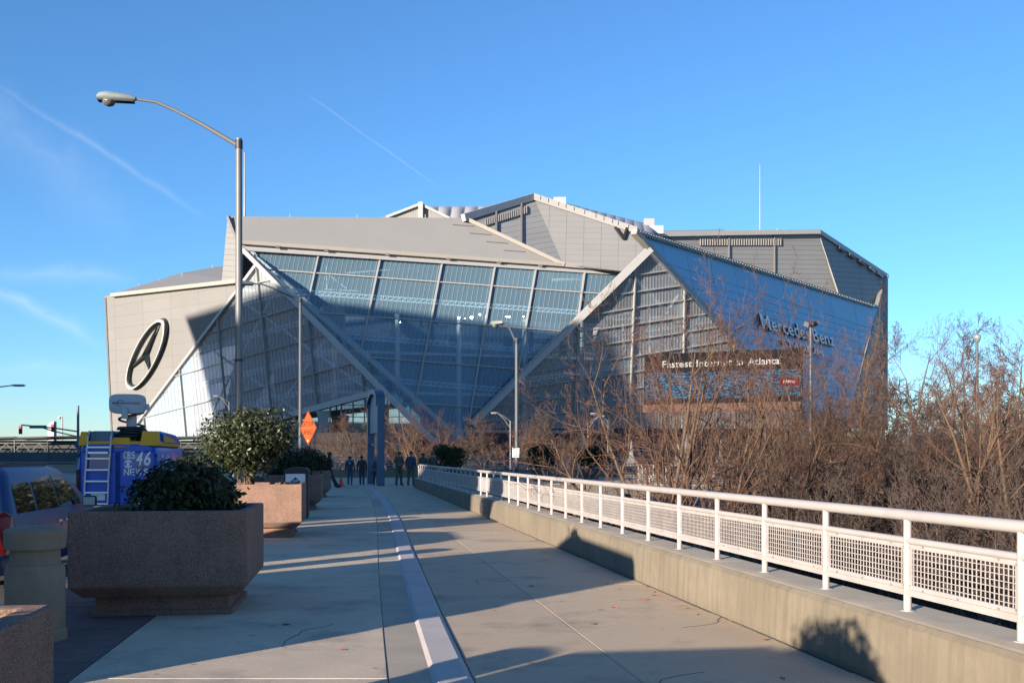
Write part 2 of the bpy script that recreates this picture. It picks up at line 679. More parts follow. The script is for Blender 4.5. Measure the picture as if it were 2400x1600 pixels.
while y < 54.5:
    slab('dark_paver', 'paver', lambda q: roadx(q) + .02, lambda q: kx(q) - 2.75, y, y + 1.5, gap=.008, z1=-.003)
    y += 1.5
# plaza beyond the end of the path
for a, b in ((54.3, 60.6), (60.6, 70), (70, 80), (80, 100), (100, 121)):
    for x0, x1 in ((-16, -9.5), (-9.5, -3.5), (-3.5, 2.6), (2.6, 9)):
        if a < 60 and x0 > -4:
            continue
        if a < 60:
            if x0 < -10:
                continue
            ring = [(x0, a, -.085), (x1 - (0 if x1 < -4 else .9), a, -.085), (x1, b, -.085), (x0 - (4 if x0 < -9 else 0), b, -.085)]
            MB().prism(ring, (0, 0, .082)).build('paving_slab', 'path_concrete', walk)
        else:
            MB().prism([(x0 + .01, a + .01, -.085), (x1 - .01, a + .01, -.085), (x1 - .01, b - .01, -.085), (x0 + .01, b - .01, -.085)], (0, 0, .082)).build('paving_slab', 'path_concrete', walk)

# raised kerb between the two lanes of the path, sweeping left at the far end; cast in lengths
ys = [-13, -7, -1, 5.05, 11.05, 17, 23.2, 29, 35, 41, 47, 52.5, 56, 58.2, 59.4, 60.1, 60.55]
for a, b in zip(ys, ys[1:]):
    secs = []
    n = 5
    for i in range(n + 1):
        y = a + .004 + (b - a - .008) * i / n
        t = V3((kx(y + .05) - kx(y - .05), .1, 0)).normalized()
        nrm = V3((t.y, -t.x, 0))
        c = V3((kx(y), y, 0))
        secs.append([c + nrm * u + V3((0, 0, z)) for u, z in ((-.155, -.085), (-.155, -.006), (-.115, .014), (.10, .016), (.135, .006), (.135, -.085))])
    MB().loft(secs).build('kerb_stone', 'kerb_concrete', walk)
# kerb at the roadside
y = -14.0
while y < 54:
    e = min(y + 3, 54)
    ring = [(roadx(y) - .16, y + .01, -.3), (roadx(y), y + .01, -.3), (roadx(e), e - .01, -.3), (roadx(e) - .16, e - .01, -.3)]
    MB().prism(ring, (0, 0, .302)).build('roadside_kerb', 'kerb_concrete', walk, bevel=.02)
    y += 3

# ------------------------------------------------------------------ parapet and handrail on the right
D_W = V3((-.166, 1, 0)).normalized()
N_W = V3((D_W.y, -D_W.x, 0))        # towards the drop
par = thing('parapet_wall', (wallx(20) + .25, 20, 0), 'low tan concrete parapet wall carrying the white handrail beside the path', 'wall')
ys = [-13, -5.5, 2.6, 10.9, 19.2, 27.5, 35.8, 44.1, 54.0]
for a, b in zip(ys, ys[1:]):
    secs = []
    for y in (a + .004, b - .004):
        c = V3((wallx(y), y, 0))
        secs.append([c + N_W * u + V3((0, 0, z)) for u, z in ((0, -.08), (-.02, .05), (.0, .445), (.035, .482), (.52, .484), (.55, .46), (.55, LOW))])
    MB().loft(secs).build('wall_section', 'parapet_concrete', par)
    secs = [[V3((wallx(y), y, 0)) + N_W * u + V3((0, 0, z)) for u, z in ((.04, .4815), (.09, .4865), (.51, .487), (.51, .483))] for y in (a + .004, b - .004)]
    MB().loft(secs).build('lightened_wall_top', 'lightened_top_concrete', par)  # thin added sheet, its colour lightens the top face of the wall

rail = thing('handrail', (4.11 - .168 * 20, 20, .48), 'long white tubular handrail with square mesh panels on the parapet', 'railing')
Y0, DY = 6.17 - 9 * 1.245, 1.245
NP = 48


def rp(i, z):
    y = Y0 + i * DY
    return V3((4.11 - .168 * y, y, z))


i = 0
while i < NP - 1:
    j = min(i + 6, NP - 1)
    MB().tube([rp(i, 1.178), rp(j, 1.178)], .041, 14).build('top_rail', 'white_rail', rail, smooth=True)
    i = j
post_me = None
mesh_me = None
for i in range(NP):
    b = rp(i, 0)
    if post_me is None:
        m = MB().tube([b + V3((0, 0, .47)), b + V3((0, 0, 1.16))], .029, 12)
        m.lathe([(.05, .481), (.05, .492)], 12, b)
        po = m.build('post', 'white_rail', rail, smooth=True)
        post_me, pb = po, b
    else:
        po = post_me.copy(); COL.objects.link(po); po.location = b - pb
    if i < NP - 1:
        if mesh_me is None:
            e = rp(i + 1, 0)
            t = (e - b).normalized()
            a0, a1 = b + t * .035, e - t * .035
            mr = MB().tube([b + V3((0, 0, .995)), e + V3((0, 0, .995))], .026, 10)
            mid = mr.build('middle_rail', 'white_rail', rail, smooth=True)
            lr = MB().bar(b + V3((0, 0, .625)), e + V3((0, 0, .625)), .05, .045)
            low = lr.build('lower_rail', 'white_rail', rail)
            fm = MB()
            za, zb = .662, .955
            for z in (za, zb):
                fm.bar(a0 + V3((0, 0, z)), a1 + V3((0, 0, z)), .02, .032)
            for p in (a0, a1):
                fm.bar(p + V3((0, 0, za)), p + V3((0, 0, zb)), .02, .028, up=t)
            for k in (.15, .5, .85):
                p = a0.lerp(a1, k)
                fm.bar(p + V3((0, 0, zb)), p + V3((0, 0, .985)), .02, .03, up=t)
                fm.bar(p + V3((0, 0, .64)), p + V3((0, 0, za)), .02, .03, up=t)
            fr = fm.build('panel_frame', 'white_rail', rail)
            wm = MB()
            n = 26
            for k in range(1, n):
                p = a0.lerp(a1, k / n)
                wm.bar(p + V3((0, 0, za)), p + V3((0, 0, zb)), .0055, up=t)
            for k in range(1, 7):
                z = za + (zb - za) * k / 7
                wm.bar(a0 + V3((0, 0, z)), a1 + V3((0, 0, z)), .0055)
            wi = wm.build('mesh_wires', 'white_rail', rail)
            tag(wi, kind='stuff')
            mesh_me = (mid, low, fr, wi)
        else:
            for s in mesh_me:
                c = s.copy(); COL.objects.link(c); c.location = b - pb

# grimy sealant joint at the foot of the parapet, and hairline cracks
y = -4.0
while y < 53.5:
    e = y + 2.9
    ring = [(wallx(y) - .045, y, .001), (wallx(y) + .01, y, .001), (wallx(e) + .01, e, .001), (wallx(e) - .03, e, .001)]
    MB().prism(ring, (0, 0, .004)).build('sealant_joint', 'seal', walk)
    y = e
rc_ = random.Random(31)
for x, y, a, n in ((1.6, 9.6, .35, 16), (-1.9, 8.6, 1.9, 12), (.5, 13.5, 2.9, 14), (-3.0, 16.2, .2, 12), (1.2, 6.8, 1.4, 10), (-.2, 19.5, .1, 14)):
    p = V3((x, y, .0015))
    for k in range(n):
        a += rc_.gauss(0, .35)
        q = p + V3((math.cos(a), math.sin(a), 0)) * rc_.uniform(.06, .16)
        w_ = V3((-math.sin(a), math.cos(a), 0)) * .0035
        MB().prism([p - w_, q - w_, q + w_, p + w_], (0, 0, .0012)).build('crack', 'seal', walk)
        p = q

# fallen leaves on the path
random.seed(5)
for k in range(26):
    y = random.uniform(4.5, 13)
    x = wallx(y) - abs(random.gauss(.05, .5)) - .03 if k % 3 else random.uniform(kx(y) - 2, wallx(y) - .2)
    if abs(x - kx(y)) < .25:
        continue
    a = random.uniform(0, 6.28)
    L_ = random.uniform(.02, .04)
    c = V3((x, y, .002))
    u, w = V3((math.cos(a), math.sin(a), 0)) * L_, V3((-math.sin(a), math.cos(a), 0)) * L_ * .55
    m = MB().add([c - u, c + w + V3((0, 0, .012)), c + u, c - w + V3((0, 0, .01)), c + u * 1.6 + V3((0, 0, .006))], [(0, 1, 2), (0, 2, 3), (1, 4, 2)])
    tag(m.build('fallen_leaf', 'dry_leaf'), 'small curled brown leaf lying on the concrete path', 'leaf', 'dry leaves on the path')

# ------------------------------------------------------------------ planters, bollards, shrubs
ANG = math.atan(.15)
PW, PD, PH = 1.72, 1.8, 1.06


def planter_mesh(root):
    x, y = PW / 2, PD / 2

    def ring(ix, iy, z):
        return [V3((-x + ix, -y + iy, z)), V3((x - ix, -y + iy, z)), V3((x - ix, y - iy, z)), V3((-x + ix, y - iy, z))]
    t = .1
    m = MB()
    secs = [ring(.11, .11, .2), ring(.0, .0, .31), ring(0, 0, PH), ring(t, t, PH), ring(t, t, PH - .2)]
    m.loft(secs)
    m.build('planter_box', 'aggregate', root, bevel=.02)
    MB().loft([ring(.17, .17, 0), ring(.17, .17, .05), ring(.21, .21, .06), ring(.21, .21, .2)]).build('plinth', 'aggregate', root, bevel=.012)
    s = MB()
    n = 9
    vs, fs = [], []
    for i in range(n):
        for j in range(n):
            px_, py_ = -x + t + (PW - 2 * t) * i / (n - 1), -y + t + (PD - 2 * t) * j / (n - 1)
            vs.append((px_, py_, PH - .14 + .03 * noise.noise(V3((px_ * 4, py_ * 4, 0)))))
    for i in range(n - 1):
        for j in range(n - 1):
            fs.append((i * n + j, (i + 1) * n + j, (i + 1) * n + j + 1, i * n + j + 1))
    s.add(vs, fs)
    s.build('soil', 'soil', root)


def planter_xy(y):        # right edge stays on a line parallel to the kerb
    return -1.135 - .15 * y - PW / 2 * math.cos(ANG)


pl_specs = [(2.75, 'a'), (11.05, 'b'), (20.95, 'c'), (31.4, 'd'), (40.9, 'e')]
pl_labels = ['square pink aggregate planter with its own bollard on the road side',
             'square pink aggregate planter in shade holding the low dark shrub',
             'square pink aggregate planter in full sun holding the tall glossy shrub',
             'square pink aggregate planter in shade just past the litter bin',
             'square pink aggregate planter in shade next to the leaning person']
proto = None
for (y, _), lab in zip(pl_specs, pl_labels):
    if proto is None:
        proto = thing('planter', (0, 0, 0))
        planter_mesh(proto)
        o = proto
    else:
        o = copy_tree(proto)
    tag(o, lab, 'planter', 'square planters along the path')
    place(o, (planter_xy(y), y, 0), ANG)

bp = thing('bollard', (0, 0, 0))
MB().lathe([(.262, 0), (.262, .08), (.245, .1), (.245, .62), (.225, .66)], 28).build('shaft', 'bollard_concrete', bp, smooth=True)
MB().lathe([(.205, .66), (.205, .8)], 28).build('neck', 'bollard_concrete', bp, smooth=True)
MB().lathe([(.245, .8), (.252, .82), (.252, .955), (.235, .975), (.12, 1.0), (.02, 1.006)], 28).build('cap', 'bollard_concrete', bp, smooth=True)
for k, (y, lab) in enumerate(((3.9, 'round concrete bollard on the road side of the first planter'),
                              (6.65, 'round concrete bollard standing alone next to the delivery van'),
                              (9.0, 'round concrete bollard with domed cap touching the shaded planter with low shrub'),
                              (13.2, 'round concrete bollard hidden behind the planter with low shrub'), (16.2, 'round concrete bollard in front of the sunny planter'),
                              (22.6, 'round concrete bollard hidden behind the sunny planter'))):
    o = bp if k == 0 else copy_tree(bp)
    tag(o, lab, 'bollard', 'concrete bollards along the road')
    place(o, (-2.84 - .15 * y, y, -.003))


def shrub(name, rx, ry, h, z0, nleaf, leaf, leafmat, seed, stems=6, stem_h=.5, lobes=9, clear=0.0, rough=.28):
    """evergreen shrub: stems and thousands of leaf blades gathered in lobes"""
    rnd = random.Random(seed)
    root = thing(name, (0, 0, 0))
    cs = []
    for k in range(lobes):
        a = rnd.uniform(0, 6.28)
        rr = rnd.uniform(.15, .68)
        cs.append((V3((rx * rr * math.cos(a), ry * rr * math.sin(a), z0 + clear + (h - clear) * rnd.uniform(.25, .78))), rnd.uniform(.3, .5)))
    st = MB()
    for k in range(stems):
        c, s_ = cs[k % len(cs)]
        b = V3((rnd.uniform(-.12, .12), rnd.uniform(-.12, .12), z0 - .02))
        mid = b.lerp(c, .5) + V3((rnd.uniform(-.08, .08), rnd.uniform(-.08, .08), .1))
        st.tube([b, mid, c], [.03, .022, .008], 6)
    st.build('stem', 'bark', root, smooth=True)
    vs, fs = [], []
    for k in range(nleaf):
        c, s_ = cs[rnd.randrange(len(cs))]
        while True:
            d = V3((rnd.uniform(-1, 1), rnd.uniform(-1, 1), rnd.uniform(-1, 1)))
            if .001 < d.length < 1:
                break
        d = d.normalized() * (d.length ** .33)
        d *= 1 + rough * noise.noise(d * 2.3 + V3((seed, k % lobes, 0)))
        p = c + V3((d.x * rx * s_ * 1.25, d.y * ry * s_ * 1.25, d.z * (h - clear) * s_ * .85))
        if p.z < z0 + clear * .8 + .02:
            continue
        n = (d + V3((rnd.gauss(0, .6), rnd.gauss(0, .6), rnd.gauss(0, .6) + .3))).normalized()
        _, a, b = basis(n)
        th = rnd.uniform(0, 6.28)
        u = (a * math.cos(th) + b * math.sin(th))
        w = n.cross(u)
        l_ = leaf * rnd.uniform(.6, 1.25)
        q = len(vs)
        vs += [p - u * l_ * .5, p + w * l_ * .24 - n * l_ * .05, p + u * l_ * .5 - n * l_ * .08, p - w * l_ * .24 - n * l_ * .05]
        fs += [(q, q + 1, q + 2), (q, q + 2, q + 3)]
    fo = MB().add(vs, fs).build('leaves', leafmat, root)
    tag(fo, kind='stuff')
    return root


zs = PH - .14
tall = shrub('shrub', .96, .95, 1.58, zs, 15000, .085, 'leaf', 3, stems=9, lobes=15, clear=.30)
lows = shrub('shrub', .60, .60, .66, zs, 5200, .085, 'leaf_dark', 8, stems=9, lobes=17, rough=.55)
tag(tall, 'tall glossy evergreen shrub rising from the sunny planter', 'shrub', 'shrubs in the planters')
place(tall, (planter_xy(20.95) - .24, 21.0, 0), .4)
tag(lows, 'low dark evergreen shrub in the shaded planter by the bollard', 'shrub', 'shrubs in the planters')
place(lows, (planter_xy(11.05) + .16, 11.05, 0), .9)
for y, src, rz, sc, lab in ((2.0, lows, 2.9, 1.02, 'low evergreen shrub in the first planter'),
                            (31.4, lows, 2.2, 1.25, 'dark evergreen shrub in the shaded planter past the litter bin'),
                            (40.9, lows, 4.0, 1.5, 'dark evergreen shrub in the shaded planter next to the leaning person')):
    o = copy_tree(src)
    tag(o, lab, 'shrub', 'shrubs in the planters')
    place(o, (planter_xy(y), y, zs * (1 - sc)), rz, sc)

# ------------------------------------------------------------------ the stadium
mat('cladding', (.208, .207, .206), .65, metal=.0, spec=.2, var=.035, scale=.08, rnd=.025)
mat('cladding_dark', (.245, .245, .245), .6, metal=.1, spec=.2, var=.04, scale=.08, rnd=.03)
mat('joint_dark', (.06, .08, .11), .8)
mat('cladding_sky_tinted', (.17, .36, .54), .5, metal=.2, spec=.4, var=.04, scale=.08, rnd=.035)  # silver cladding with the blue sky light of the shaded wing in its colour
mat('joint', (.15, .15, .155), .8)
mat('fascia', (.275, .255, .225), .5, var=.04, scale=.3)
mat('fascia_grey', (.34, .34, .34), .5, var=.04, scale=.3)
mat('frame_white', (.29, .29, .29), .4, var=.03, scale=.3)
mat('truss_white', (.75, .74, .72), .5)
mat('louvre', (.20, .195, .185), .6)
mat('pipe', (.13, .125, .12), .6)
mat('membrane', (.27, .27, .29), .45, var=.03, scale=.2)
mat('interior', (.05, .07, .115), .9, var=.3, scale=.05)
mat('interior_light', (.50, .48, .46), .8, var=.1, scale=.1)
mat('interior_tan', (.34, .22, .13), .8)
mat('chrome_white', (.5, .5, .5), .4)
mat('emblem_dark', (.04, .065, .075), .35, metal=.3)
mat('lamp_on', (1, 1, 1), emit=(1, .96, .88, 30))
mat('letter_face', (.80, .83, .86), .5)
mat('letter_side', (.03, .045, .075), .5)
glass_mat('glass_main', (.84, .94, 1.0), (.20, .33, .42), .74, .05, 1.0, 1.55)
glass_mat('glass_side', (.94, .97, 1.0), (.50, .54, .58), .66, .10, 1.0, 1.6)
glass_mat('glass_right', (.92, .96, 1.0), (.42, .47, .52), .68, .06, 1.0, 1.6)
mat('rib_soft', (.22, .235, .25), .5)
mat('glass_lobby', (.34, .37, .40), .03, metal=1.0)

st = thing('stadium', (20, 330, LOW), 'huge angular stadium of pale metal facets and slanted glass walls', 'stadium')


def part(name, mb, m, parent=None, **k):
    return mb.build(name, m, parent or st, **k)


# key points, distances chosen so that eaves and ridges come out level and the right wing turns away from the sun
B0 = P(570, 584, 280); ER = P(1477, 635, 313); VB = P(1082, 1032, 292)
B1 = P(1034, 1052, 250); LF = P(323, 991, 345); A1 = P(246, 696, 326)
AP = P(1525, 591, 298); GP1 = P(1108, 996, 290); GP3 = P(1718, 805, 328)
R1 = P(1491, 542, 300); R2 = P(2057, 720, 485); R3 = P(1745, 815, 355)
pl_main = Plane(B0, ER, VB)
pl_left = Plane(B0, B1, LF)
apex = pl_left.at(599, 629)
pl_A = Plane(apex, LF, A1)
pl_R = Plane(R1, R2, R3)
pl_g3 = Plane(AP, GP1, GP3)
EL, ER2 = P(563, 566, 279.3), P(1320, 620, 306.5)
pl_T = Plane(EL, ER2, P(534, 508, 282.3))
TC = pl_T.at(1088, 511)
CT = P(1250, 461, 330)
pl_C1 = Plane(TC, ER2, CT)
pl_C2 = Plane(CT, ER2, P(1477, 636, 306))
G1a, G1b = P(1540, 549, 400), P(1918, 543, 453)
pl_G1 = Plane(G1a, G1b, G1b + V3((0, 0, -40)))
G2b = P(2077, 647, 530)
pl_G2 = Plane(G1b, G2b, P(1967, 690, 458))


def level_rows(pl, z0, z1, dz, x0, x1):
    """pixel lines of level courses on a facade plane"""
    out = []
    h = pl.n.cross(V3((0, 0, 1))).normalized()
    z = z0
    while z < z1:
        # a point of the plane at height z
        d = V3((pl.n.x, pl.n.y, 0))
        a = pl.o + d * ((pl.n.z * (pl.o.z - z)) / (d.length_squared)) if d.length else pl.o
        a = V3((a.x, a.y, z))
        q = []
        for s in (-60, 60):
            p = a + h * s
            q.append((CX + F * p.x / p.y, HY - F * (p.z - CH) / p.y))
        if q[0][0] > q[1][0]:
            q.reverse()
        out.append(tuple(q))
        z += dz
    out.sort(key=lambda l: l[0][1] + (l[1][1] - l[0][1]) * ((x0 - l[0][0]) / (l[1][0] - l[0][0])))
    return out


def facet(name, pl, poly, m, rows=(), cols=(), thick=.35, gap=.55, back=True, parent=None, jm='joint'):
    """a clad facet: a recessed backing sheet and one panel for each field between the joints"""
    root = part(name, MB().prism([pl.at(*p, -.30) for p in poly], pl.n * -.6), jm, parent)
    fields = split2(list(poly), rows, gap) if rows else [list(poly)]
    out = []
    for f in fields:
        out += split2(f, cols, gap) if cols else [f]
    for f in out:
        pts = [pl.at(*p) for p in f]
        MB().prism([p - pl.n * thick * .8 for p in pts], pl.n * thick).build('panel', m, root)
    return root


def beam(name, a, b, w, h=None, m='fascia', parent=None):
    return part(name, MB().bar(a, b, w, h), m, parent)


def lp(a, b, t):
    return (a[0] + (b[0] - a[0]) * t, a[1] + (b[1] - a[1]) * t)


# ---- left wing wall with the emblem
A_poly = [(246, 696), (551, 664), (556, 682), (323, 991), (300, 1040), (263, 1050)]
facet('wing_wall', pl_A, A_poly, 'cladding', rows=level_rows(pl_A, 0, 62, 3.3, 400, 500), cols=[((400 + 66 * k - 120, 1050), (400 + 66 * k - 134, 640)) for k in range(0, 5)], gap=.22)
roofA = MB()
a0, a1, a2, a3 = P(246, 694, 326.2), P(423, 640, 368), P(524, 622, 386), P(553, 657, 300)
roofA.add([a0, a1, a2, a3, a3 - V3((0, 0, 1.5)), a0 - V3((0, 0, .5)), a1 - V3((0, 0, 6)), a2 - V3((0, 0, 6))],
          [(0, 3, 1), (1, 3, 2), (0, 5, 4, 3), (0, 1, 6, 5), (1, 2, 7, 6), (2, 3, 4, 7)])
part('wing_roof', roofA, 'cladding')
beam('eave', pl_A.at(262, 692, .7), pl_A.at(556, 659, .7), 1.2, 1.1)
beam('edge_trim', pl_A.at(246, 696, .3), pl_A.at(263, 1050, .3), .5, .5, 'fascia_grey')

# ---- shaded cheek left of the roof facet
ck = Plane(P(534, 508, 282.3), P(520, 660, 297), P(570, 584, 281.5))
facet('cheek_wall', ck, [(534, 510), (520, 660), (556, 662), (571, 585), (563, 566)], 'cladding_dark', rows=[((500, 530 + 13 * k), (580, 534 + 13 * k)) for k in range(10)], gap=.5)
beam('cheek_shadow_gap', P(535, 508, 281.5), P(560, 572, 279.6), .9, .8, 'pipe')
# small wall behind the apex of the left glazing
bk = Plane(P(548, 700, 300), P(620, 700, 297), P(570, 590, 292))
part('infill_wall', MB().prism([bk.at(*p) for p in ((548, 585), (572, 583), (640, 652), (560, 705), (545, 690))], bk.n * -1.5), 'cladding')

# ---- roof facet above the main glazing
T_poly = [(534, 508), (1088, 511), (1320, 620), (563, 566)]
facet('roof_facet', pl_T, T_poly, 'cladding', gap=.3, rows=[])
for x in (1110, 1150, 1190, 1230):
    y0 = 530 + (x - 1110) * .5
    part('snow_guard', MB().bar(pl_T.at(x - 50, y0 - 4, .2), pl_T.at(x, y0, .2), .25, .2), 'pipe')
for k, x in enumerate((646, 760, 903, 1046, 1165, 1262)):
    y = 566 + (x - 563) * 54 / 757. + 6
    part('eave_vent', MB().bar(pl_T.at(x, y, .6), pl_T.at(x + 9, y + 1, .6), .7, .6), 'pipe')
c_eave = part('eave_soffit', MB().prism([P(563, 567, 279.2), P(1320, 620, 306.4), P(1477, 633, 312.4), P(1477, 640, 313), P(570, 584, 279.6)], V3((.4, 1.2, 0))), 'fascia_grey')
beam('eave', P(562, 568, 278.6), P(1320, 621, 305.9), 1.3, 1.0)
beam('eave', P(1312, 620, 305.9), P(1478, 634, 312.0), 1.6, 1.3)
beam('glazing_head', P(570, 584, 278.9), P(1466, 643, 312.2), .9, .8, 'frame_white')

# ---- central gable
C1_poly = [(1088, 511), (1250, 461), (1320, 620)]
facet('gable_wall', pl_C1, C1_poly, 'cladding_dark', rows=[((1080, 500 + 13 * k), (1330, 456 + 13 * k)) for k in range(1, 15)], gap=.5)
C2_poly = [(1250, 461), (1491, 540), (1527, 588), (1477, 636), (1320, 620)]
facet('gable_wall', pl_C2, C2_poly, 'cladding', rows=[((1240, 478 + 13 * k), (1540, 486 + 13 * k)) for k in range(12)],
      cols=[((1289 - 5 + 41 * k - 4 * k * 0, 640), (1289 + 41 * k, 440)) for k in range(6)], gap=.42)
beam('diagonal_trim', pl_T.at(1083, 509, .5), pl_T.at(1322, 621, .5), 1.3, 1.1)
beam('ridge_fascia', P(1086, 510, 303), P(1251, 461, 328.5), 1.5, 2.1, 'fascia_grey')
beam('ridge_fascia', P(1249, 461, 328.5), pl_C2.at(1493, 541, .5), 1.9, 2.0, 'cladding')
lv = part('louvre_panel', MB().prism([pl_C1.at(*p, .15) for p in ((1137, 513), (1137, 529), (1235, 500), (1235, 483))], pl_C1.n * .35), 'joint')
for k in range(20):
    t = k / 19
    a, b = lp((1138, 513), (1234, 483.5), t), lp((1138, 528.5), (1234, 499.5), t)
    MB().bar(pl_C1.at(*a, .6), pl_C1.at(*b, .6), .36, .3).build('slat', 'louvre', lv)
for x, ya, yb in ((1106, 505, 515), (1163, 489, 544), (1222, 470, 573)):
    beam('downpipe', pl_C1.at(x, ya, .5), pl_C1.at(x, yb, .5), .55, .55, 'pipe')
dk = MB()
for a, b in (((1442, 533), (1462, 560)), ((1462, 560), (1470, 533)), ((1478, 545), (1502, 568))):
    dk.bar(pl_C2.at(*a, .8), pl_C2.at(*b, .8), .7, .7)
part('strut', dk, 'black')

# ---- right wing
R_poly = [(1491, 542), (2057, 720), (2027, 822), (1985, 1004), (1917, 1004), (1745, 815)]
cols = []
for k in range(1, 10):
    t = k / 10
    top = lp((1491, 542), (2057, 720), t)
    cols.append(((top[0] + 75 - 30 * t, top[1] + 330), top))
rw = facet('wing_wall', pl_R, R_poly, 'cladding_sky_tinted', rows=level_rows(pl_R, 3, 62, 2.75, 1500, 1900), cols=cols, gap=.6, jm='joint_dark')
beam('wing_coping', pl_R.at(1489, 541, .3), pl_R.at(2059, 720, .3), 1.0, 1.1, 'fascia')
cr = MB()
n = 90
for k in range(n):
    a = lp((1500, 546), (2052, 719.5), (k + .2) / n)
    b = lp((1500, 546), (2052, 719.5), (k + .65) / n)
    cr.bar(pl_R.at(*a, .9), pl_R.at(*b, .9), .5, 1.2)
tag(part('coping_brackets', cr, 'fascia'), kind='stuff')
rt_g = [pl_g3.at(1527, 590), pl_g3.at(1724, 810), pl_g3.at(1904, 1004)]
rt_r = [pl_R.at(1491, 544, -.3), pl_R.at(1745, 815, -.3), pl_R.at(1917, 1004, -.3)]
m = MB()
for q in (0, 1):
    m.hexa([rt_g[q], rt_g[q + 1], rt_r[q + 1], rt_r[q]], [p + V3((.5, .5, 0)) for p in (rt_g[q], rt_g[q + 1], rt_r[q + 1], rt_r[q])])
part('wing_return', m, 'fascia')
beam('wing_edge', pl_R.at(1486, 543, .2), pl_R.at(1738, 815, .2), 2.0, 1.6, 'fascia')
beam('wing_edge', pl_R.at(1736, 813, .2), pl_R.at(1912, 1004, .2), 2.0, 1.6, 'fascia')

# ---- raised block behind the right wing
G1_poly = [(1540, 549), (1918, 543), (1967, 692), (1960, 700), (1560, 572)]
facet('block_wall', pl_G1, G1_poly, 'cladding_dark', rows=[((1500, 560 + 11 * k), (1990, 566 + 11 * k)) for k in range(12)], gap=.5)
G2_poly = [(1918, 543), (2077, 647), (2060, 722), (1967, 692)]
facet('block_wall', pl_G2, G2_poly, 'cladding_dark', rows=[((1900, 560 + 12 * k), (2090, 574 + 12 * k)) for k in range(14)], cols=[((2022, 730), (2005, 540))], gap=.5)
beam('block_fascia', P(1540, 549, 399), P(1920, 543, 451.5), 1.6, 2.0, 'fascia_grey')
beam('block_fascia', P(1917, 543, 451.5), P(2079, 648, 528), 1.8, 2.0, 'fascia_grey')
beam('block_fascia', P(2075, 646, 527), P(2074, 1004, 505), 2.6, 2.6, 'fascia_grey')
lv = part('louvre_panel', MB().prism([pl_G1.at(*p, .15) for p in ((1640, 562), (1640, 575.5), (1831, 575), (1831, 558))], pl_G1.n * .35), 'joint')
for k in range(34):
    x = 1641.5 + 188 * k / 33
    MB().bar(pl_G1.at(x, 560.5, .6), pl_G1.at(x, 575, .6), .42, .3).build('slat', 'louvre', lv)
for x, ya, yb in ((1572, 556, 566), (1708, 553, 604), (1815, 551, 641)):
    beam('downpipe', pl_G1.at(x, ya, .5), pl_G1.at(x, yb, .5), .55, .55, 'pipe')
for t in (.3, .45, .6, .75, .87):
    p = lp((1918, 549), (2077, 653), t)
    part('floodlight_bracket', MB().bar(pl_G2.at(p[0], p[1], 1.2), pl_G2.at(p[0] + 13, p[1] + 10, 1.2), 1.0, 1.0), 'frame_white' if t > .7 else 'pipe')
ew = [pl_R.at(2057, 722, -.4), P(2073, 660, 526), P(2072, 1004, 505), pl_R.at(1986, 1004, -.4)]
part('end_wall', MB().hexa(ew, [p + V3((-1.5, 1.5, 0)) for p in ew]), 'cladding_dark')

# ---- body behind the facets: closes the volume
core = [(-108, 384), (-66, 312), (34, 336), (58, 350), (138, 448), (165, 505), (100, 570), (-60, 550), (-140, 450)]
part('core', MB().prism([(x, y, LOW) for x, y in core], (0, 0, 48)), 'interior')
top = [P(534, 508, 284), TC + V3((0, 3, -1)), CT + V3((0, 3, -1)), pl_C2.at(1491, 545, -1), R2 + V3((-6, 8, -2)), V3((130, 560, 50)), V3((-60, 550, 50)), V3((-140, 450, 45)), A1 + V3((2, 8, -3)), P(560, 672, 306)]
hub = V3((10, 440, 78))
rm = MB()
for i in range(len(top)):
    rm.add([top[i], top[(i + 1) % len(top)], hub], [(0, 1, 2)])
part('main_roof', rm, 'cladding_dark')
bkm = MB().prism([G1a + V3((0, 1.5, -1)), G1b + V3((-1, 1.5, -1)), G2b + V3((-2, 2, -1)), V3((130, 610, 80)), V3((40, 560, 78))], V3((0, 0, -34)))
part('block_body', bkm, 'cladding_dark')
# cheek under the central gable, seen from the right only
part('gable_side', MB().add([CT + V3((0, 2, -1)), pl_C2.at(1491, 545, -1), V3((120, 470, 62)), V3((20, 470, 80))], [(0, 1, 2, 3)]), 'cladding_dark')

# ---- roof membrane pillows and the little ridge gable
gb = Plane(P(905, 512, 372), P(1052, 514, 372), P(985, 477, 372))
facet('ridge_gable', gb, [(905, 514), (985, 478), (1052, 516)], 'cladding', cols=[((915 + 6 * k, 520), (915 + 6 * k, 460)) for k in range(23)], gap=.25)
beam('gable_trim', P(905, 509, 371), P(986, 478, 371), .9, .9, 'frame_white')
beam('gable_trim', P(984, 478, 371), P(1054, 512, 371), .9, .9, 'frame_white')
beam('gable_post', P(986, 474, 370.5), P(986, 514, 370.5), 1.7, 1.7, 'frame_white')


def pillow(a, b, c, d, bulge, n=6):
    """an inflated cushion over the quad a b c d"""
    vs, fs = [], []
    for i in range(n + 1):
        for j in range(n + 1):
            u, v = i / n, j / n
            p = a.lerp(b, u).lerp(d.lerp(c, u), v)
            vs.append(p + V3((0, -.35, 1)) * bulge * math.sin(math.pi * u) ** .7 * math.sin(math.pi * min(1, v * .9 + .1)) ** .6)
    for i in range(n):
        for j in range(n):
            fs.append((i * (n + 1) + j, (i + 1) * (n + 1) + j, (i + 1) * (n + 1) + j + 1, i * (n + 1) + j + 1))
    return MB().add(vs, fs)


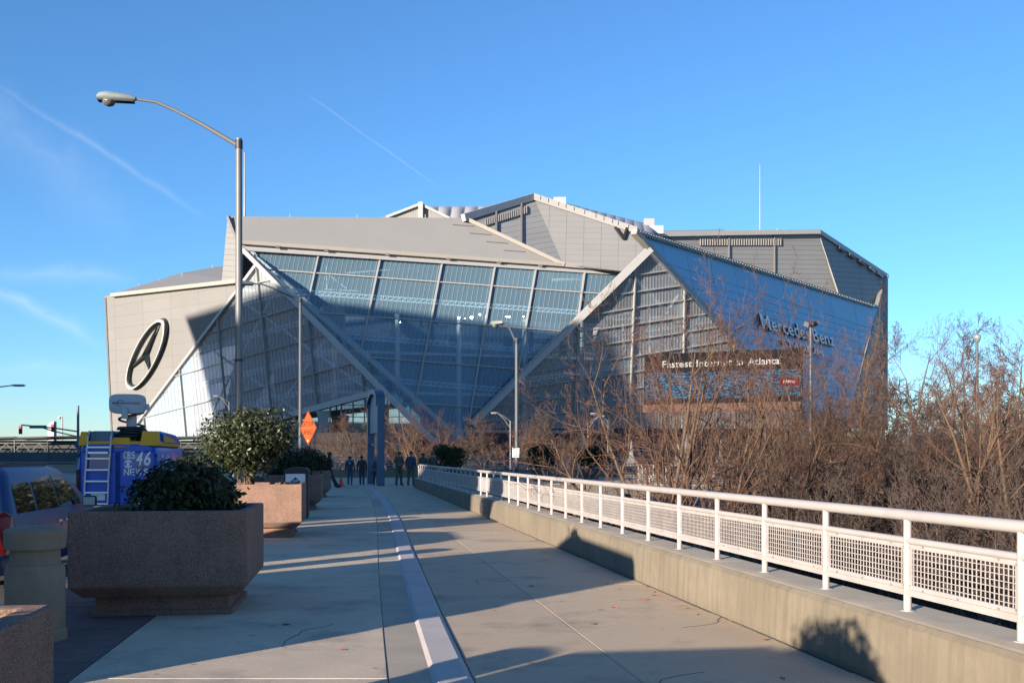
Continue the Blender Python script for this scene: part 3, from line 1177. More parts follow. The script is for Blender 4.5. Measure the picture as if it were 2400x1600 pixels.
for k in range(7):
    x0, x1 = 998 + 31 * k, 998 + 31 * (k + 1)
    pillow(P(x0 - 8, 522, 378), P(x1 - 8, 522, 378), P(x1, 484, 392), P(x0, 484, 392), 1.5).build('roof_cushion', 'membrane', st, smooth='full')
pillow(P(880, 514, 392), P(930, 514, 388), P(985, 486, 400), P(965, 490, 402), 1.0).build('roof_cushion', 'membrane', st, smooth='full')
for k in range(10):
    t0, t1 = k / 10, (k + 1) / 10
    a, b = lp((1300, 478), (1535, 546), t0), lp((1300, 478), (1535, 546), t1)
    c, d = lp((1318, 474), (1528, 527), t1), lp((1318, 474), (1528, 527), t0)
    pillow(P(a[0], a[1] + 12, 350), P(b[0], b[1] + 12, 350), P(*c, 392), P(*d, 392), .45).build('roof_cushion', 'membrane', st, smooth='full')
part('roof_unit', MB().box(P(1312, 474, 385), (4.6, 3, 3.2)), 'fascia_grey', bevel=.1)
part('roof_unit', MB().box(P(1521, 527, 385), (3.8, 3, 4.2)), 'membrane', bevel=.1)
part('roof_unit', MB().box(P(1538, 540, 380), (5, 3, 3)), 'fascia_grey', bevel=.1)
part('roof_parapet', MB().bar(P(1545, 546, 408), P(1695, 543, 430), 1.5, 1.6), 'membrane')
for px, y0, y1, Y, r in ((573, 357, 508, 306, .32), (1781, 384, 544, 440, .26), (1236, 458, 472, 326, .2), (1247, 455, 462, 328, .15), (1822, 536, 546, 446, .6), (1902, 537, 548, 453, .3)):
    part('mast', MB().tube([P(px, y1, Y), P(px, y0, Y)], [r, r * .45], 6), 'frame_white', smooth=True)
rk = random.Random(4)
for a, b, n in (((1262, 462), (1485, 534), 11), ((270, 684), (520, 620), 5), ((600, 505), (1080, 508), 3)):
    for k in range(n):
        p = lp(a, b, (k + rk.random() * .6) / n)
        Y = 327 - 9 * (p[0] - 1250) / 240 if p[0] > 1200 else (350 if p[0] < 530 else 301)
        part('roof_stub', MB().tube([P(p[0], p[1] + 4, Y), P(p[0], p[1] - 4.5, Y)], .12, 5), 'frame_white')


# ---- glazing
def glazing(name, pl, poly, gm, rows, cols, ribs, rib_w, mul_w, row_w, rib_mat='frame_white', trusses=(), rib_only=None):
    root = thing_part(name)
    rows_s = sorted(rows, key=lambda l: l[0][1] + (l[1][1] - l[0][1]) * ((1000 - l[0][0]) / (l[1][0] - l[0][0])))
    fields = split2(list(poly), rows_s, .2)
    out = []
    cols_s = sorted(cols, key=lambda l: l[0][0] + (l[1][0] - l[0][0]) * ((800 - l[0][1]) / (l[1][1] - l[0][1])))
    cols_u = [(l[1], l[0]) if l[0][1] < l[1][1] else l for l in cols_s]      # bottom -> top, keeps the right side positive
    for f in fields:
        out += split2(f, cols_u, .2)
    for f in out:
        MB().prism([pl.at(*p) for p in f], pl.n * -.06).build('pane', gm, root)

    def bars(nm, segs, w, d, off, bm_=None):
        for a, b in segs:
            dx, dy = b[0] - a[0], b[1] - a[1]
            s = seg_clip((a[0] - dx * .5, a[1] - dy * .5), (b[0] + dx * .5, b[1] + dy * .5), poly)
            if s:
                MB().bar(pl.at(*s[0], off), pl.at(*s[1], off), w, d, up=pl.n).build(nm, bm_ or rib_mat, root)
    bars('rib', ribs, rib_w, .06, .05, rib_only)
    bars('transom', rows, row_w, .5, .3)
    bars('mullion', cols, mul_w, .7, .42)
    for a, b in trusses:
        s = seg_clip((a[0] - 200, a[1] - 200 * (b[1] - a[1]) / (b[0] - a[0])), (b[0] + 200, b[1] + 200 * (b[1] - a[1]) / (b[0] - a[0])), poly)
        if not s:
            continue
        p, q = pl.at(*s[0], -.9), pl.at(*s[1], -.9)
        m = MB()
        n_ = max(4, int((q - p).length / 1.6))
        up = V3((0, 0, .55))
        m.bar(p + up, q + up, .30); m.bar(p - up, q - up, .30)
        for k in range(n_):
            m.bar(p.lerp(q, k / n_) - up, p.lerp(q, (k + 1) / n_) + up, .24)
        m.build('truss', 'truss_white', root)
    return root


def thing_part(name):
    o = bpy.data.objects.new(name, None)
    COL.objects.link(o)
    o.parent = st
    return o


main_poly = [(570, 584), (1468, 642), (1082, 1034)]
rows = [((617, 631), (1418, 689)), ((725, 731), (1329, 777)), ((865, 837), (1240, 867)), ((986, 945), (1139, 956))]
truss = [((687, 683), (1370, 733)), ((773, 784), (1285, 825)), ((905, 890), (1200, 915))]
cols = [((597, 590), (599, 612)), ((747, 594), (718, 722)), ((891, 605), (840, 846)), ((1036, 615), (972, 951)), ((1160, 624), (1099, 986)), ((1256, 630), (1208, 905)), ((1370, 639), (1357, 733))]
ribs = []
x = 605.0
while x < 1462:
    s = .215 if x < 900 else .215 - (x - 900) / 560 * .07
    yt = 584 + (x - 570) * 58 / 898
    ribs.append(((x, yt), (x - s * 440, yt + 440)))
    x += 11.2
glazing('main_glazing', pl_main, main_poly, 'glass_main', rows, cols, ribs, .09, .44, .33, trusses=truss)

left_poly = [(597, 616), (323, 991), (302, 1024), (480, 1024), (884, 921), (884, 901)]
rows = [((490, 780.5), (689, 721)), ((421, 878), (757, 785.5)), ((346, 975.6), (822, 852.4)), ((606, 662), (628, 657))]
cols = [((602.6, 635), (637, 977)), ((511, 757), (528, 937)), ((423, 878), (436, 1018)), ((338, 985), (342, 1020)), ((723, 753), (744, 954)), ((849, 879), (854, 927))]
ribs = []
x = 330.0
while x < 884:
    ribs.append(((x, 620), (x + 38, 1020)))
    x += 8.5
truss = [((560, 715), (640, 692)), ((430, 830), (720, 752)), ((400, 920), (790, 820)), ((330, 1010), (850, 885))]
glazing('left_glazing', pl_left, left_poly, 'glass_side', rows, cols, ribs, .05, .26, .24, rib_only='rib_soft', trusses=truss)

strip = Plane(B0, VB + V3((0, -.6, 0)), B1)
glazing('strip_glazing', strip, [(576, 590), (1078, 1026), (1034, 1050)], 'glass_main', [((600, 640), (1000, 650))][:0], [], [((600 + 12 * k, 600), (640 + 12 * k, 1040)) for k in range(0)], .1, .3, .3)
beam('main_beam', B0 + V3((0, -.8, 0)), B1 + V3((0, -.8, 0)), 1.2, 1.2, 'frame_white')
beam('main_beam', B0 + V3((0, -1, 0)), VB + V3((0, -1, 0)), .75, .75, 'frame_white')
beam('main_beam', AP + V3((0, -1, .6)), GP1 + V3((0, -1, 0)), 1.3, 1.5, 'frame_white')
beam('main_beam', AP + V3((-1.2, .5, .9)), GP1 + V3((-1.2, .5, 0.2)), .8, 1.0, 'frame_white')
beam('apex_trim', pl_left.at(602, 622, .4), pl_left.at(321, 994, .4), 1.0, 1.0, 'frame_white')
beam('lower_beam', pl_left.at(470, 1028, .5), pl_left.at(886, 918, .5), 1.4, 1.6, 'frame_white')
# interior brace seen through the main glass
for a, b in (((560, 700), (880, 925)), ((470, 800), (700, 965)), ((640, 690), (500, 960)), ((760, 800), (640, 975))):
    beam('brace', pl_left.at(*a, -1.5), pl_left.at(*b, -1.5), .5, .5, 'truss_white')
beam('brace', pl_main.at(585, 585, -3), pl_main.at(1050, 1000, -3), .9, .9, 'truss_white')

right_poly = [(1525, 592), (1722, 810), (1900, 1004), (1104, 1004), (1104, 1000)]
rows = [((1491, 644), (1558, 635)), ((1438, 691), (1591, 670)), ((1394, 736), (1624, 700)), ((1359, 778), (1656, 735)), ((1300, 825), (1690, 765)),
        ((1300, 864), (1700, 800)), ((1250, 905), (1740, 835)), ((1206, 945), (1780, 872)), ((1160, 985), (1820, 910))]
cols = [((1489, 636), (1474, 1000)), ((1355, 777), (1345, 1000)), ((1604, 680), (1600, 1000)), ((1216, 905), (1212, 1000)), ((1720, 812), (1722, 1000))]
ribs = []
x = 1130.0
while x < 1890:
    ribs.append(((x, 600), (x - 4, 1000)))
    x += 7.2
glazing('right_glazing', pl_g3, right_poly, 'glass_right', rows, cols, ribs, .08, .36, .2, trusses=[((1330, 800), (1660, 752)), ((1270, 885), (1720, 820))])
# steelwork behind the right glazing
sw = MB()
for a, b in (((1480, 655), (1428, 748)), ((1428, 748), (1650, 740)), ((1428, 742), (1475, 732)), ((1492, 657), (1550, 716)), ((1590, 690), (1560, 735)), ((1640, 740), (1600, 790)), ((1520, 720), (1530, 1000)), ((1460, 760), (1470, 1000))):
    sw.bar(pl_g3.at(*a, -1.5), pl_g3.at(*b, -1.5), .8, .8)
part('steelwork', sw, 'truss_white')
for x in (1400, 1500, 1620):
    part('inner_column', MB().tube([pl_g3.at(x, 770, -6), pl_g3.at(x, 1010, -6)], 1.3, 10), 'interior_light', smooth=True)

# ---- inside the main hall: floors, columns, stair screen, hanging lamps
for z, t, d in ((9, 1.0, 0), (20.5, .9, 3), (33, .8, 6)):
    a = V3((-62, 302 + d, z)); b = V3((30, 331 + d, z))
    dn = V3((.29, -.957, 0))
    part('floor_slab', MB().prism([a, b, b - dn * 3 * -1, a - dn * 3 * -1], (0, 0, t)), 'interior_light')
for x, y in ((-52, 299), (-34, 304), (-16, 309), (4, 316), (22, 322)):
    part('inner_column', MB().tube([(x, y, LOW), (x, y, 44)], .75, 10), 'interior_light', smooth=True)
part('stair_screen', MB().prism([pl_main.at(*p, -7) for p in ((752, 718), (808, 712), (808, 775), (752, 745))], pl_main.n * -.5), 'interior_tan')
part('stair_screen', MB().prism([pl_left.at(*p, -6) for p in ((620, 735), (680, 722), (678, 775), (622, 790))], pl_left.n * -.5), 'interior_tan')
for a, b in (((795, 640), (795, 712)), ((765, 620), (765, 680)), ((765, 640), (812, 676)), ((760, 678), (840, 682)), ((812, 640), (1000, 625))):
    part('rigging', MB().bar(pl_main.at(*a, -5), pl_main.at(*b, -5), .35, .35), 'interior_light')
part('air_duct', MB().tube([pl_main.at(1290, 640, -4), pl_main.at(1291, 655, -4), pl_main.at(1300, 656, -4), pl_main.at(1370, 653, -4)], .5, 8), 'interior_light', smooth=True)
for px, py, r in ((1075, 745, .3), (1090, 746, .16), (1105, 744, .45), (1125, 737, .28), (1187, 742, .22), (1194, 742, .22), (1227, 742, .2), (938, 755, .18), (862, 831, .45)):
    part('hall_lamp', MB().lathe([(.02, -r), (r * .8, -r * .5), (r, 0), (r * .8, r * .5), (.02, r)], 10, pl_main.at(px, py, -4)), 'lamp_on', smooth='full')

# ---- lobby under the left glazing
lob = Plane(P(640, 1000, 292), P(1000, 1000, 292), P(800, 900, 292))
glazing('lobby_glazing', lob, [(640, 990), (890, 922), (935, 912), (985, 955), (985, 1085), (640, 1085)], 'glass_lobby',
        [((640, 978), (990, 976)), ((640, 995), (990, 992)), ((640, 1013), (990, 1010)), ((640, 950), (990, 948)), ((640, 1040), (990, 1040))],
        [((x, 900), (x, 1085)) for x in range(665, 985, 27)], [], .1, .18, .16)
for x0, x1, xb0, xb1, yt, yb in ((741, 772, 752, 768, 962, 1016), (852, 876, 866, 880, 936, 1012)):
    part('tapered_column', MB().hexa([P(xb0, yb, 277), P(xb1, yb, 277), P(xb1, yb, 281), P(xb0, yb, 281)], [P(x0, yt, 275), P(x1, yt, 275), P(x1, yt, 281), P(x0, yt, 281)]), 'fascia_grey')
    part('column_base', MB().hexa([P(xb0, yb, 277) * 1.0, P(xb1, yb, 277), P(xb1, yb, 281), P(xb0, yb, 281)], [V3((p.x, p.y, LOW)) for p in (P(xb0, yb, 277), P(xb1, yb, 277), P(xb1, yb, 281), P(xb0, yb, 281))]), 'fascia_grey')
part('side_wall', MB().box((0, 0, 0), (6, 3, 9), 0), 'fascia', xf=Matrix.Translation(P(733, 1040, 286)))

# ---- emblem on the left wing: ring and three-pointed star (centre and half axes read off the facade plane)
ec = pl_A.at(348, 830, 0)
ux = (pl_A.at(352, 829) - pl_A.at(348, 829)).normalized()
uy = pl_A.n.cross(ux)
uy = uy if uy.z > 0 else -uy
uy.normalize()
ux = uy.cross(pl_A.n); ux = ux if ux.x > 0 else -ux
RAD = (pl_A.at(385, 750) - pl_A.at(312, 908)).length / 2
emb = thing_part('emblem')
# the circle as it lies on the wall, sheared the way the wing's courses run
sh = (pl_A.at(382.6, 748) - pl_A.at(313.4, 912)) / 2
wd = (pl_A.at(378.3, 830) - pl_A.at(317.7, 830)) / 2
N_ = pl_A.n


def ecirc(t, r):
    return ec + (sh * math.sin(t) + wd * math.cos(t)) * r


k_ = 72
ringv = []
for i in range(k_):
    t = i * 2 * math.pi / k_
    ringv.append([ecirc(t, .90) + N_ * .2, ecirc(t, .90) + N_ * 1.2, ecirc(t, .93) + N_ * 1.5, ecirc(t, .985) + N_ * 1.5, ecirc(t, 1.0) + N_ * 1.2, ecirc(t, 1.0) + N_ * .2])
m = MB()
m.loft(ringv + [ringv[0]], cap=False)
m.build('ring_body', 'emblem_dark', emb)
m = MB()
rv = [[ecirc(i * 2 * math.pi / k_, a) + N_ * b for a, b in ((.925, 1.45), (.935, 1.75), (.98, 1.75), (.992, 1.45))] for i in range(k_)]
m.loft(rv + [rv[0]], cap=False)
m.build('ring_face', 'chrome_white', emb)
# ring parameter angles of the star's three tips, from the photo: top, lower left, lower right
cen = pl_A.at(346, 826)
tips = [pl_A.at(376, 757), pl_A.at(309, 862), pl_A.at(355, 866)]
val = []
for a, b in ((0, 1), (1, 2), (2, 0)):
    mdir = (tips[a] + tips[b]) / 2 - cen
    val.append(cen + mdir * .20)
ctop = cen + N_ * 2.2
for i in range(3):
    tp = tips[i] + N_ * 1.0
    va, vb = val[i] + N_ * .3, val[(i + 2) % 3] + N_ * .3
    MB().add([tp, va, ctop], [(0, 1, 2)]).build('star_facet', 'chrome_white' if i == 0 else 'emblem_dark', emb)
    MB().add([tp, ctop, vb], [(0, 1, 2)]).build('star_facet', 'emblem_dark' if i == 0 else 'chrome_white', emb)
MB().hexa([v for i in range(3) for v in (tips[i] + N_ * .3, val[i] + N_ * .3)], [v for i in range(3) for v in (tips[i] + N_ * .9, val[i] + N_ * .29)]).build('star_body', 'emblem_dark', emb)

# ---- raised letters on the right wing
def word(s, bl, br, tl, widths, parent, dep=.8):
    """letters standing proud of the wing; bl, br baseline pixels, tl top-left pixel of a capital"""
    o_, r_, u_ = pl_R.at(*bl, .6), pl_R.at(*br, .6) - pl_R.at(*bl, .6), pl_R.at(*tl, .6) - pl_R.at(*bl, .6)
    tot = sum(w for _, w, _, _ in widths)
    x = 0.0
    for ch, w, h, lowc in widths:
        if ch != ' ':
            pos = o_ + r_ * (x / tot)
            if ch == '-':
                pos = pos + u_ * .30
            g = text_mb(ch, pos, r_ * (w * .86 / tot), u_ * h, pl_R.n * dep)
            g.cur = 1                # lighter front face and thin serifs
            text_mb(ch, pos + pl_R.n * (dep + .03), r_ * (w * .86 / tot), u_ * h, mb=g)
            sw_, shh = r_ * (w * .2 / tot), u_ * .045
            for e in {'M': (0, .86), 'r': (0,), 'B': (0,), 'n': (0, .86), 'I': (.43,), 'D': (0,), 'T': (.43,), 'A': (0, .86)}.get(ch, ()):
                c0 = pos + r_ * ((w * e) / tot) + pl_R.n * (dep + .05)
                g.poly([c0 - sw_, c0 + sw_, c0 + sw_ + shh, c0 - sw_ + shh])
            g.build('letter', ['letter_side', 'letter_face'], parent)
        x += w


lt = thing_part('sign_lettering')
xh = .66
word('Mercedes', (1783, 770), (1954, 813), (1774, 735),
     [('M', 1.55, 1.0, 0), ('e', .95, xh, 1), ('r', .75, xh, 1), ('c', .9, xh, 1), ('e', .95, xh, 1), ('d', 1.0, 1.0, 1), ('e', .95, xh, 1), ('s', .8, xh, 1), ('-', .5, .08, 1),
      ('B', 1.15, 1.0, 0), ('e', .95, xh, 1), ('n', 1.05, xh, 1), ('z', .85, xh, 1)], lt)
word('STADIUM', (1831, 811), (1929, 836), (1828, 794),
     [('S', .8, 1, 0), ('T', 1, 1, 0), ('A', 1.1, 1, 0), ('D', 1.1, 1, 0), ('I', .6, 1, 0), ('U', 1.1, 1, 0), ('M', 1.3, 1, 0)], lt, .6)

# ------------------------------------------------------------------ bare winter trees
def bare_tree(seed, H, stems=4, spread=.35, dens=1.0, tw=.006, low=.25):
    """multi-stemmed leafless tree: returns (trunk segments, twig segments)"""
    rnd = random.Random(seed)
    trunk, twigs = MB(), MB()

    def grow(p, d, L, r, lvl):
        n = 5 if lvl == 0 else (4 if lvl == 1 else 3)
        pts, rs = [p.copy()], [r]
        dirs = []
        q = p.copy()
        dd = d.copy()
        for i in range(n):
            wob = .10 if lvl == 0 else .22
            dd = (dd + V3((rnd.gauss(0, wob), rnd.gauss(0, wob), rnd.gauss(0, wob) + (.10 if lvl else .06)))).normalized()
            q = q + dd * (L / n)
            pts.append(q.copy()); dirs.append(dd.copy())
            rs.append(max(tw * .7, r * (1 - .85 * (i + 1) / n)))
        (trunk if lvl <= 1 else twigs).tube(pts, rs, 6 if lvl == 0 else (4 if lvl == 1 else 3), cap=False)
        if lvl >= 4:
            return
        cnt = (9, 8, 7, 4)[lvl]
        cnt = max(2, int(cnt * dens * (.75 + .5 * rnd.random())))
        for k in range(cnt):
            t = (low if lvl == 0 else .12) + (1 - (low if lvl == 0 else .12)) * (k + rnd.random()) / cnt
            f = t * n
            i = min(n - 1, int(f))
            b = pts[i].lerp(pts[i + 1], f - i)
            _, s, u = basis(dirs[i])
            a = rnd.uniform(0, 6.28)
            tilt = rnd.uniform(.45, .95)
            nd = (dirs[i] * math.cos(tilt) + (s * math.cos(a) + u * math.sin(a)) * math.sin(tilt)).normalized()
            nl = L * (.56, .5, .45, .5)[lvl] * rnd.uniform(.6, 1.15) * (1.15 - .55 * t)
            grow(b, nd, nl, max(tw, rs[i] * .48), lvl + 1)

    for k in range(stems):
        a = k * 6.28 / stems + rnd.uniform(-.5, .5)
        sp = spread * rnd.uniform(.5, 1.2) if stems > 1 else .06
        d = V3((math.cos(a) * sp, math.sin(a) * sp, 1)).normalized()
        grow(V3((math.cos(a) * .12 * (stems > 1), math.sin(a) * .12 * (stems > 1), -.1)), d, H * rnd.uniform(.72, 1.0), H * .0115 + .02, 0)
    return trunk, twigs


def tree_proto(seed, H, twig_mat='twig', **k):
    root = thing('bare_tree', (0, 0, 0))
    a, b = bare_tree(seed, H, **k)
    a.build('trunk', 'bark', root, smooth='full')
    tag(b.build('crown', twig_mat, root), kind='stuff')
    return root


trees = [tree_proto(11, 9.0, stems=4, spread=.42, dens=.86, tw=.0055),
         tree_proto(27, 9.0, stems=4, spread=.36, dens=.86, tw=.0055),
         tree_proto(35, 9.0, stems=3, spread=.26, dens=.92, tw=.0055, low=.3),
         tree_proto(52, 9.0, stems=1, spread=.1, dens=1.35, tw=.010, low=.3, twig_mat='twig_grey'),
         tree_proto(63, 5.0, stems=8, spread=.75, dens=.95, tw=.007, low=.08, twig_mat='twig_grey')]
used = [False] * len(trees)


def put_tree(k, px, Y, topy, label, group, rz=None, z=LOW, wide=1.0):
    top = CH - (topy - HY) / F * Y
    H0 = 5.0 if k == 4 else 9.0
    s = (top - z) / H0
    if used[k]:
        o = copy_tree(trees[k])
    else:
        o, used[k] = trees[k], True
    tag(o, label, 'tree' if k != 4 else 'bush', group)
    if k == 4:
        o.name = 'bare_bush'
    place(o, ((px - CX) / F * Y, Y, z), rz if rz is not None else random.uniform(0, 6.28), (s * wide, s * wide, s))
    return o


random.seed(21)
NEAR, MIDR, FARR, CEN = 'bare trees beside the parapet', 'bare trees between billboard and globe lamp', 'distant bare trees on the right', 'bare trees at the foot of the stadium'
lab_near = 'leafless reddish many-stemmed tree growing just beyond the white handrail'
for k, px, Y, ty, w, lab in ((0, 1530, 21, 770, .85, 'leafless reddish tree with spreading stems in front of the right glass wall'), (1, 1610, 23, 770, .85, 'leafless tree of upright stems before the left half of the billboard'),
                             (2, 1715, 25, 800, .9, 'tallest leafless tree with twigs rising above the billboard'), (0, 1790, 27, 830, .9, 'leafless tree before the right half of the billboard'),
                             (1, 1870, 28, 850, 1.0, 'leafless many-stemmed tree at the foot of the floodlight pole'), (2, 1975, 31, 755, .8, 'slim leafless tree before the far corner of the metal wing'),
                             (1, 2200, 30, 850, 1.0, 'leafless pale-stemmed tree beside the handrail below the open sky'), (0, 2370, 27, 850, 1.0, 'leafless tree with slanting stems beside the handrail past the round lamp')):
    put_tree(k, px, Y, ty, lab, NEAR, wide=w)
for k, px, Y, ty in ((3, 2160, 60, 742), (3, 2255, 66, 730), (2, 2105, 56, 800), (2, 2345, 58, 775), (3, 2430, 70, 790), (1, 2300, 48, 840), (0, 2000, 50, 860), (1, 1890, 52, 930)):
    put_tree(k, px, Y, ty, 'tall leafless tree standing against the sky behind the brush', MIDR)
for k in range(8):
    px = 1840 + 80 * k + random.uniform(-20, 20)
    Y = random.uniform(36, 60)
    put_tree(4, px, Y, random.uniform(960, 1030), 'dense leafless brown bush in the thicket below the handrail', 'bare bushes in the thicket', wide=1.5)
for k in range(4):
    px = 1900 + 150 * k + random.uniform(-30, 30)
    put_tree(4, px, random.uniform(21, 25), random.uniform(1100, 1135), 'low leafless brown bush right behind the parapet', 'bare bushes right behind the parapet', wide=.8)
for k in range(15):
    px = 1800 + 45 * k + random.uniform(-20, 20)
    put_tree((3, 1, 3, 2)[k % 4], px, random.uniform(105, 160), random.uniform(945, 985), 'far leafless tree in the brown wood beyond the parking lot', FARR, wide=1.3)
for px, Y, ty, k in ((985, 120, 952, 1), (1010, 128, 980, 2), (930, 130, 985, 1), (800, 150, 960, 3), (770, 140, 1000, 1), (835, 145, 985, 1), (1055, 125, 985, 3), (1095, 118, 965, 3), (1140, 122, 970, 3), (1250, 120, 962, 3),
                     (1225, 135, 975, 3), (1310, 112, 955, 3), (1350, 118, 985, 1), (1185, 140, 990, 1), (890, 150, 985, 3), (1420, 130, 990, 3), (1290, 130, 1000, 1), (1075, 140, 1000, 1), (960, 138, 1000, 3)):
    put_tree(k, px, Y, ty, 'small leafless brown tree at the foot of the stadium glass', CEN, wide=1.2)
wood = MB()
rw_ = random.Random(9)
for k in range(2600):
    x = rw_.uniform(60, 560)
    y = rw_.uniform(330, 620) + abs(x - 200) * .1
    if y < 560 and x < y * .40:
        continue
    h = rw_.uniform(7, 17)
    b = V3((x, y, LOW))
    wood.bar(b, b + V3((rw_.uniform(-1, 1), rw_.uniform(-1, 1), h)), .25)
    for j in range(5):
        p = b + V3((0, 0, h * rw_.uniform(.3, .8)))
        wood.bar(p, p + V3((rw_.uniform(-4, 4), rw_.uniform(-2, 2), rw_.uniform(1, 5))), .16)
tag(wood.build('far_wood', 'twig_grey'), 'distant leafless wood on the skyline right of the stadium', 'wood', kind='stuff')


# round evergreens in tubs on the plaza
mat('tub', (.12, .085, .075), .9, var=.2)
eg = shrub('evergreen_shrub', 1.25, 1.25, 1.75, .75, 5200, .16, 'leaf_dark', 17, stems=6, lobes=12, clear=.2)
MB().lathe([(.55, 0), (.75, .75), (.66, .75), (.6, .66)], 16).build('tub', 'tub', eg)
for k, (px, Y, sc, lab) in enumerate(((1056, 69, .95, 'round dark evergreen in a tub behind the two officers past the handrail'), (1268, 68, .97, 'round dark evergreen in a tub right of the tall lamp with the notice'),
                                      (1385, 74, .95, 'round dark evergreen in a tub behind the leafless trees'))):
    o = eg if k == 0 else copy_tree(eg)
    tag(o, lab, 'shrub', 'round evergreens on the plaza')
    place(o, ((px - CX) / F * Y, Y, 0 if px < 1400 else 0), k * 1.7, sc)

# ------------------------------------------------------------------ street lamps
mat('lamp_glass', (.12, .11, .10), .15)
mat('lamp_body', (.26, .30, .29), .4, metal=.3, var=.1, scale=5)


def cobra_lamp(H, reach, rise, pole_r, loc, label, group=None, steel='galv', flip=1):
    """pole with a curved arm along -x (flip=1) and a cobra head luminaire"""
    t = thing('street_lamp', (0, 0, 0), label, 'street lamp', group)
    MB().tube([(0, 0, 0), (0, 0, .25), (0, 0, H)], [pole_r * 1.15, pole_r * 1.1, pole_r * .82], 14).build('pole', steel, t, smooth=True)
    MB().lathe([(pole_r * 2.1, 0), (pole_r * 2.1, .04), (pole_r * 1.3, .12)], 14).build('base_plate', steel, t)
    s = flip
    z0 = H - .14
    arm = [(-s * pole_r * .7, 0, z0), (-s * reach * .35, 0, z0 + rise * .45), (-s * reach * .62, 0, z0 + rise * .78), (-s * reach * .8, 0, z0 + rise * .95), (-s * reach, 0, z0 + rise)]
    MB().tube(arm, [.055, .045, .038, .034, .03], 10).build('arm', steel, t, smooth=True)
    MB().tube([(0, 0, z0 - .1), (0, 0, z0 + .1)], pole_r * 1.0, 12).build('clamp', 'dark_metal', t)
    hz = z0 + rise
    secs = []
    for u, w, a, b in ((-.03, .06, -.05, .05), (.06, .10, -.08, .085), (.35, .15, -.09, .12), (.62, .17, -.09, .14), (.78, .12, -.05, .10), (.83, .04, -.01, .04)):
        x = -s * (reach + u)
        secs.append([V3((x, w * math.cos(k * math.pi / 6), hz + (b if math.sin(k * math.pi / 6) > 0 else -a) * math.sin(k * math.pi / 6))) for k in range(12)])
    hd = MB().loft(secs).build('lamp_head', 'lamp_body', t, smooth=True)
    MB().lathe([(.15, -.07), (.145, -.11), (.11, -.17), (.04, -.20), (.005, -.2)], 16, (-s * (reach + .56), 0, hz)).build('lens', 'lamp_glass', hd, smooth='full')
    MB().bar((-s * (reach + .0), 0, hz - .075), (-s * (reach + .8), 0, hz - .075), .2, .03).build('lens_frame', 'dark_metal', hd)
    place(t, loc)
    return t


l1 = cobra_lamp(9.05, 2.35, .95, .088, (-6.40, 24.0, 0), 'tall grey street lamp behind the sunny planter, arm over the road', 'street lamps along the road')
l1.rotation_euler.z = ANG
l2 = cobra_lamp(9.05, 2.15, .75, .09, (-9.92, 48.0, 0), 'tall grey street lamp carrying the orange detour sign', 'street lamps along the road')
l2.rotation_euler.z = ANG
for z in (3.0, 4.3, 7.3):
    pass
# pole bands of the first lamp
for z in (2.25, 3.86):
    MB().lathe([(.098, z - .03), (.105, z), (.098, z + .03)], 14, (0, 0, 0)).build('pole_band', 'dark_metal').parent = l1
mat('sign_face_white', (.72, .72, .70), .5, var=.03)
mat('sign_red', (.5, .03, .03), .5)
np_ = MB().box((0, -.13, 2.40), (.32, .012, .46)).build('no_parking_plate', 'sign_face_white'); np_.parent = l1
m = MB()
rv = [[V3((math.cos(a) * r, -.14, 2.47 + math.sin(a) * r)) for r in (.10, .13)] for a in [i * math.pi / 12 for i in range(24)]]
for i in range(24):
    a, b = rv[i], rv[(i + 1) % 24]
    m.add([a[0], a[1], b[1], b[0]], [(0, 1, 2, 3)])
m.bar((-.08, -.139, 2.55), (.08, -.139, 2.39), .004, .03)
m.build('prohibition_ring', 'sign_red').parent = l1
l4 = cobra_lamp(9.8, 1.0, .95, .095, ((1211 - CX) / F * 45, 45, LOW), 'grey street lamp with a white notice plate beyond the handrail', steel='pole_dark')
l4.rotation_euler.z = -.9
pz = CH - (1060 - HY) / F * 45 - LOW
nt_ = MB().box((0, 0, 0), (.30, .012, .42)).build('notice_plate', 'sign_face_white'); nt_.parent = l4
nt_.location = (.08, -.12, pz); nt_.rotation_euler.z = .9
m = MB()
for k in range(5):
    m.box((0, -.009, .15 - .075 * k), (.24, .004, .03 if k < 4 else .05))
nn = m.build('notice_print', mat('print_blue', (.12, .18, .33), .6)); nn.parent = l4
nn.location = nt_.location; nn.rotation_euler.z = .9

# far lamps, lit by the low sun
for px, base, topy, Y, fl, lab in ((1196, 1090, 985, 110, 1, 'pale street lamp far behind the lamp with the notice plate'), (537, 1060, 942, 135, 1, 'pale twin-bracket street lamp seen above the sunny shrub'),
                                   (1378, 1080, 990, 125, -1, 'pale street lamp far behind the leafless trees'), (1425, 1075, 985, 120, 1, 'pale street lamp far behind the tree with leaning trunk')):
    z0 = LOW if px > 700 else -.15
    H = CH - (topy - HY) / F * Y - z0
    reach = 1.3
    t = thing('street_lamp', ((px - CX) / F * Y, Y, z0), lab, 'street lamp')
    b = t.location
    MB().tube([b, b + V3((0, 0, H))], [.08, .06], 8).build('pole', 'galv', t, smooth=True)
    MB().tube([b + V3((0, 0, H - .8)), b + V3((-fl * .7, 0, H + .2)), b + V3((-fl * reach, 0, H + .75))], .05, 6).build('arm', 'galv', t)
    MB().tube([b + V3((0, 0, H - .1)), b + V3((-fl * .7, 0, H + .45)), b + V3((-fl * reach, 0, H + .75))], .04, 6).build('arm', 'galv', t)
    MB().loft([[b + V3((-fl * x, w * math.cos(k * 1.047), H + .8 + w * .5 * math.sin(k * 1.047))) for k in range(6)] for x, w in ((1.25, .06), (1.6, .2), (1.95, .2), (2.1, .05))]).build('lamp_head', 'frame_white', t)
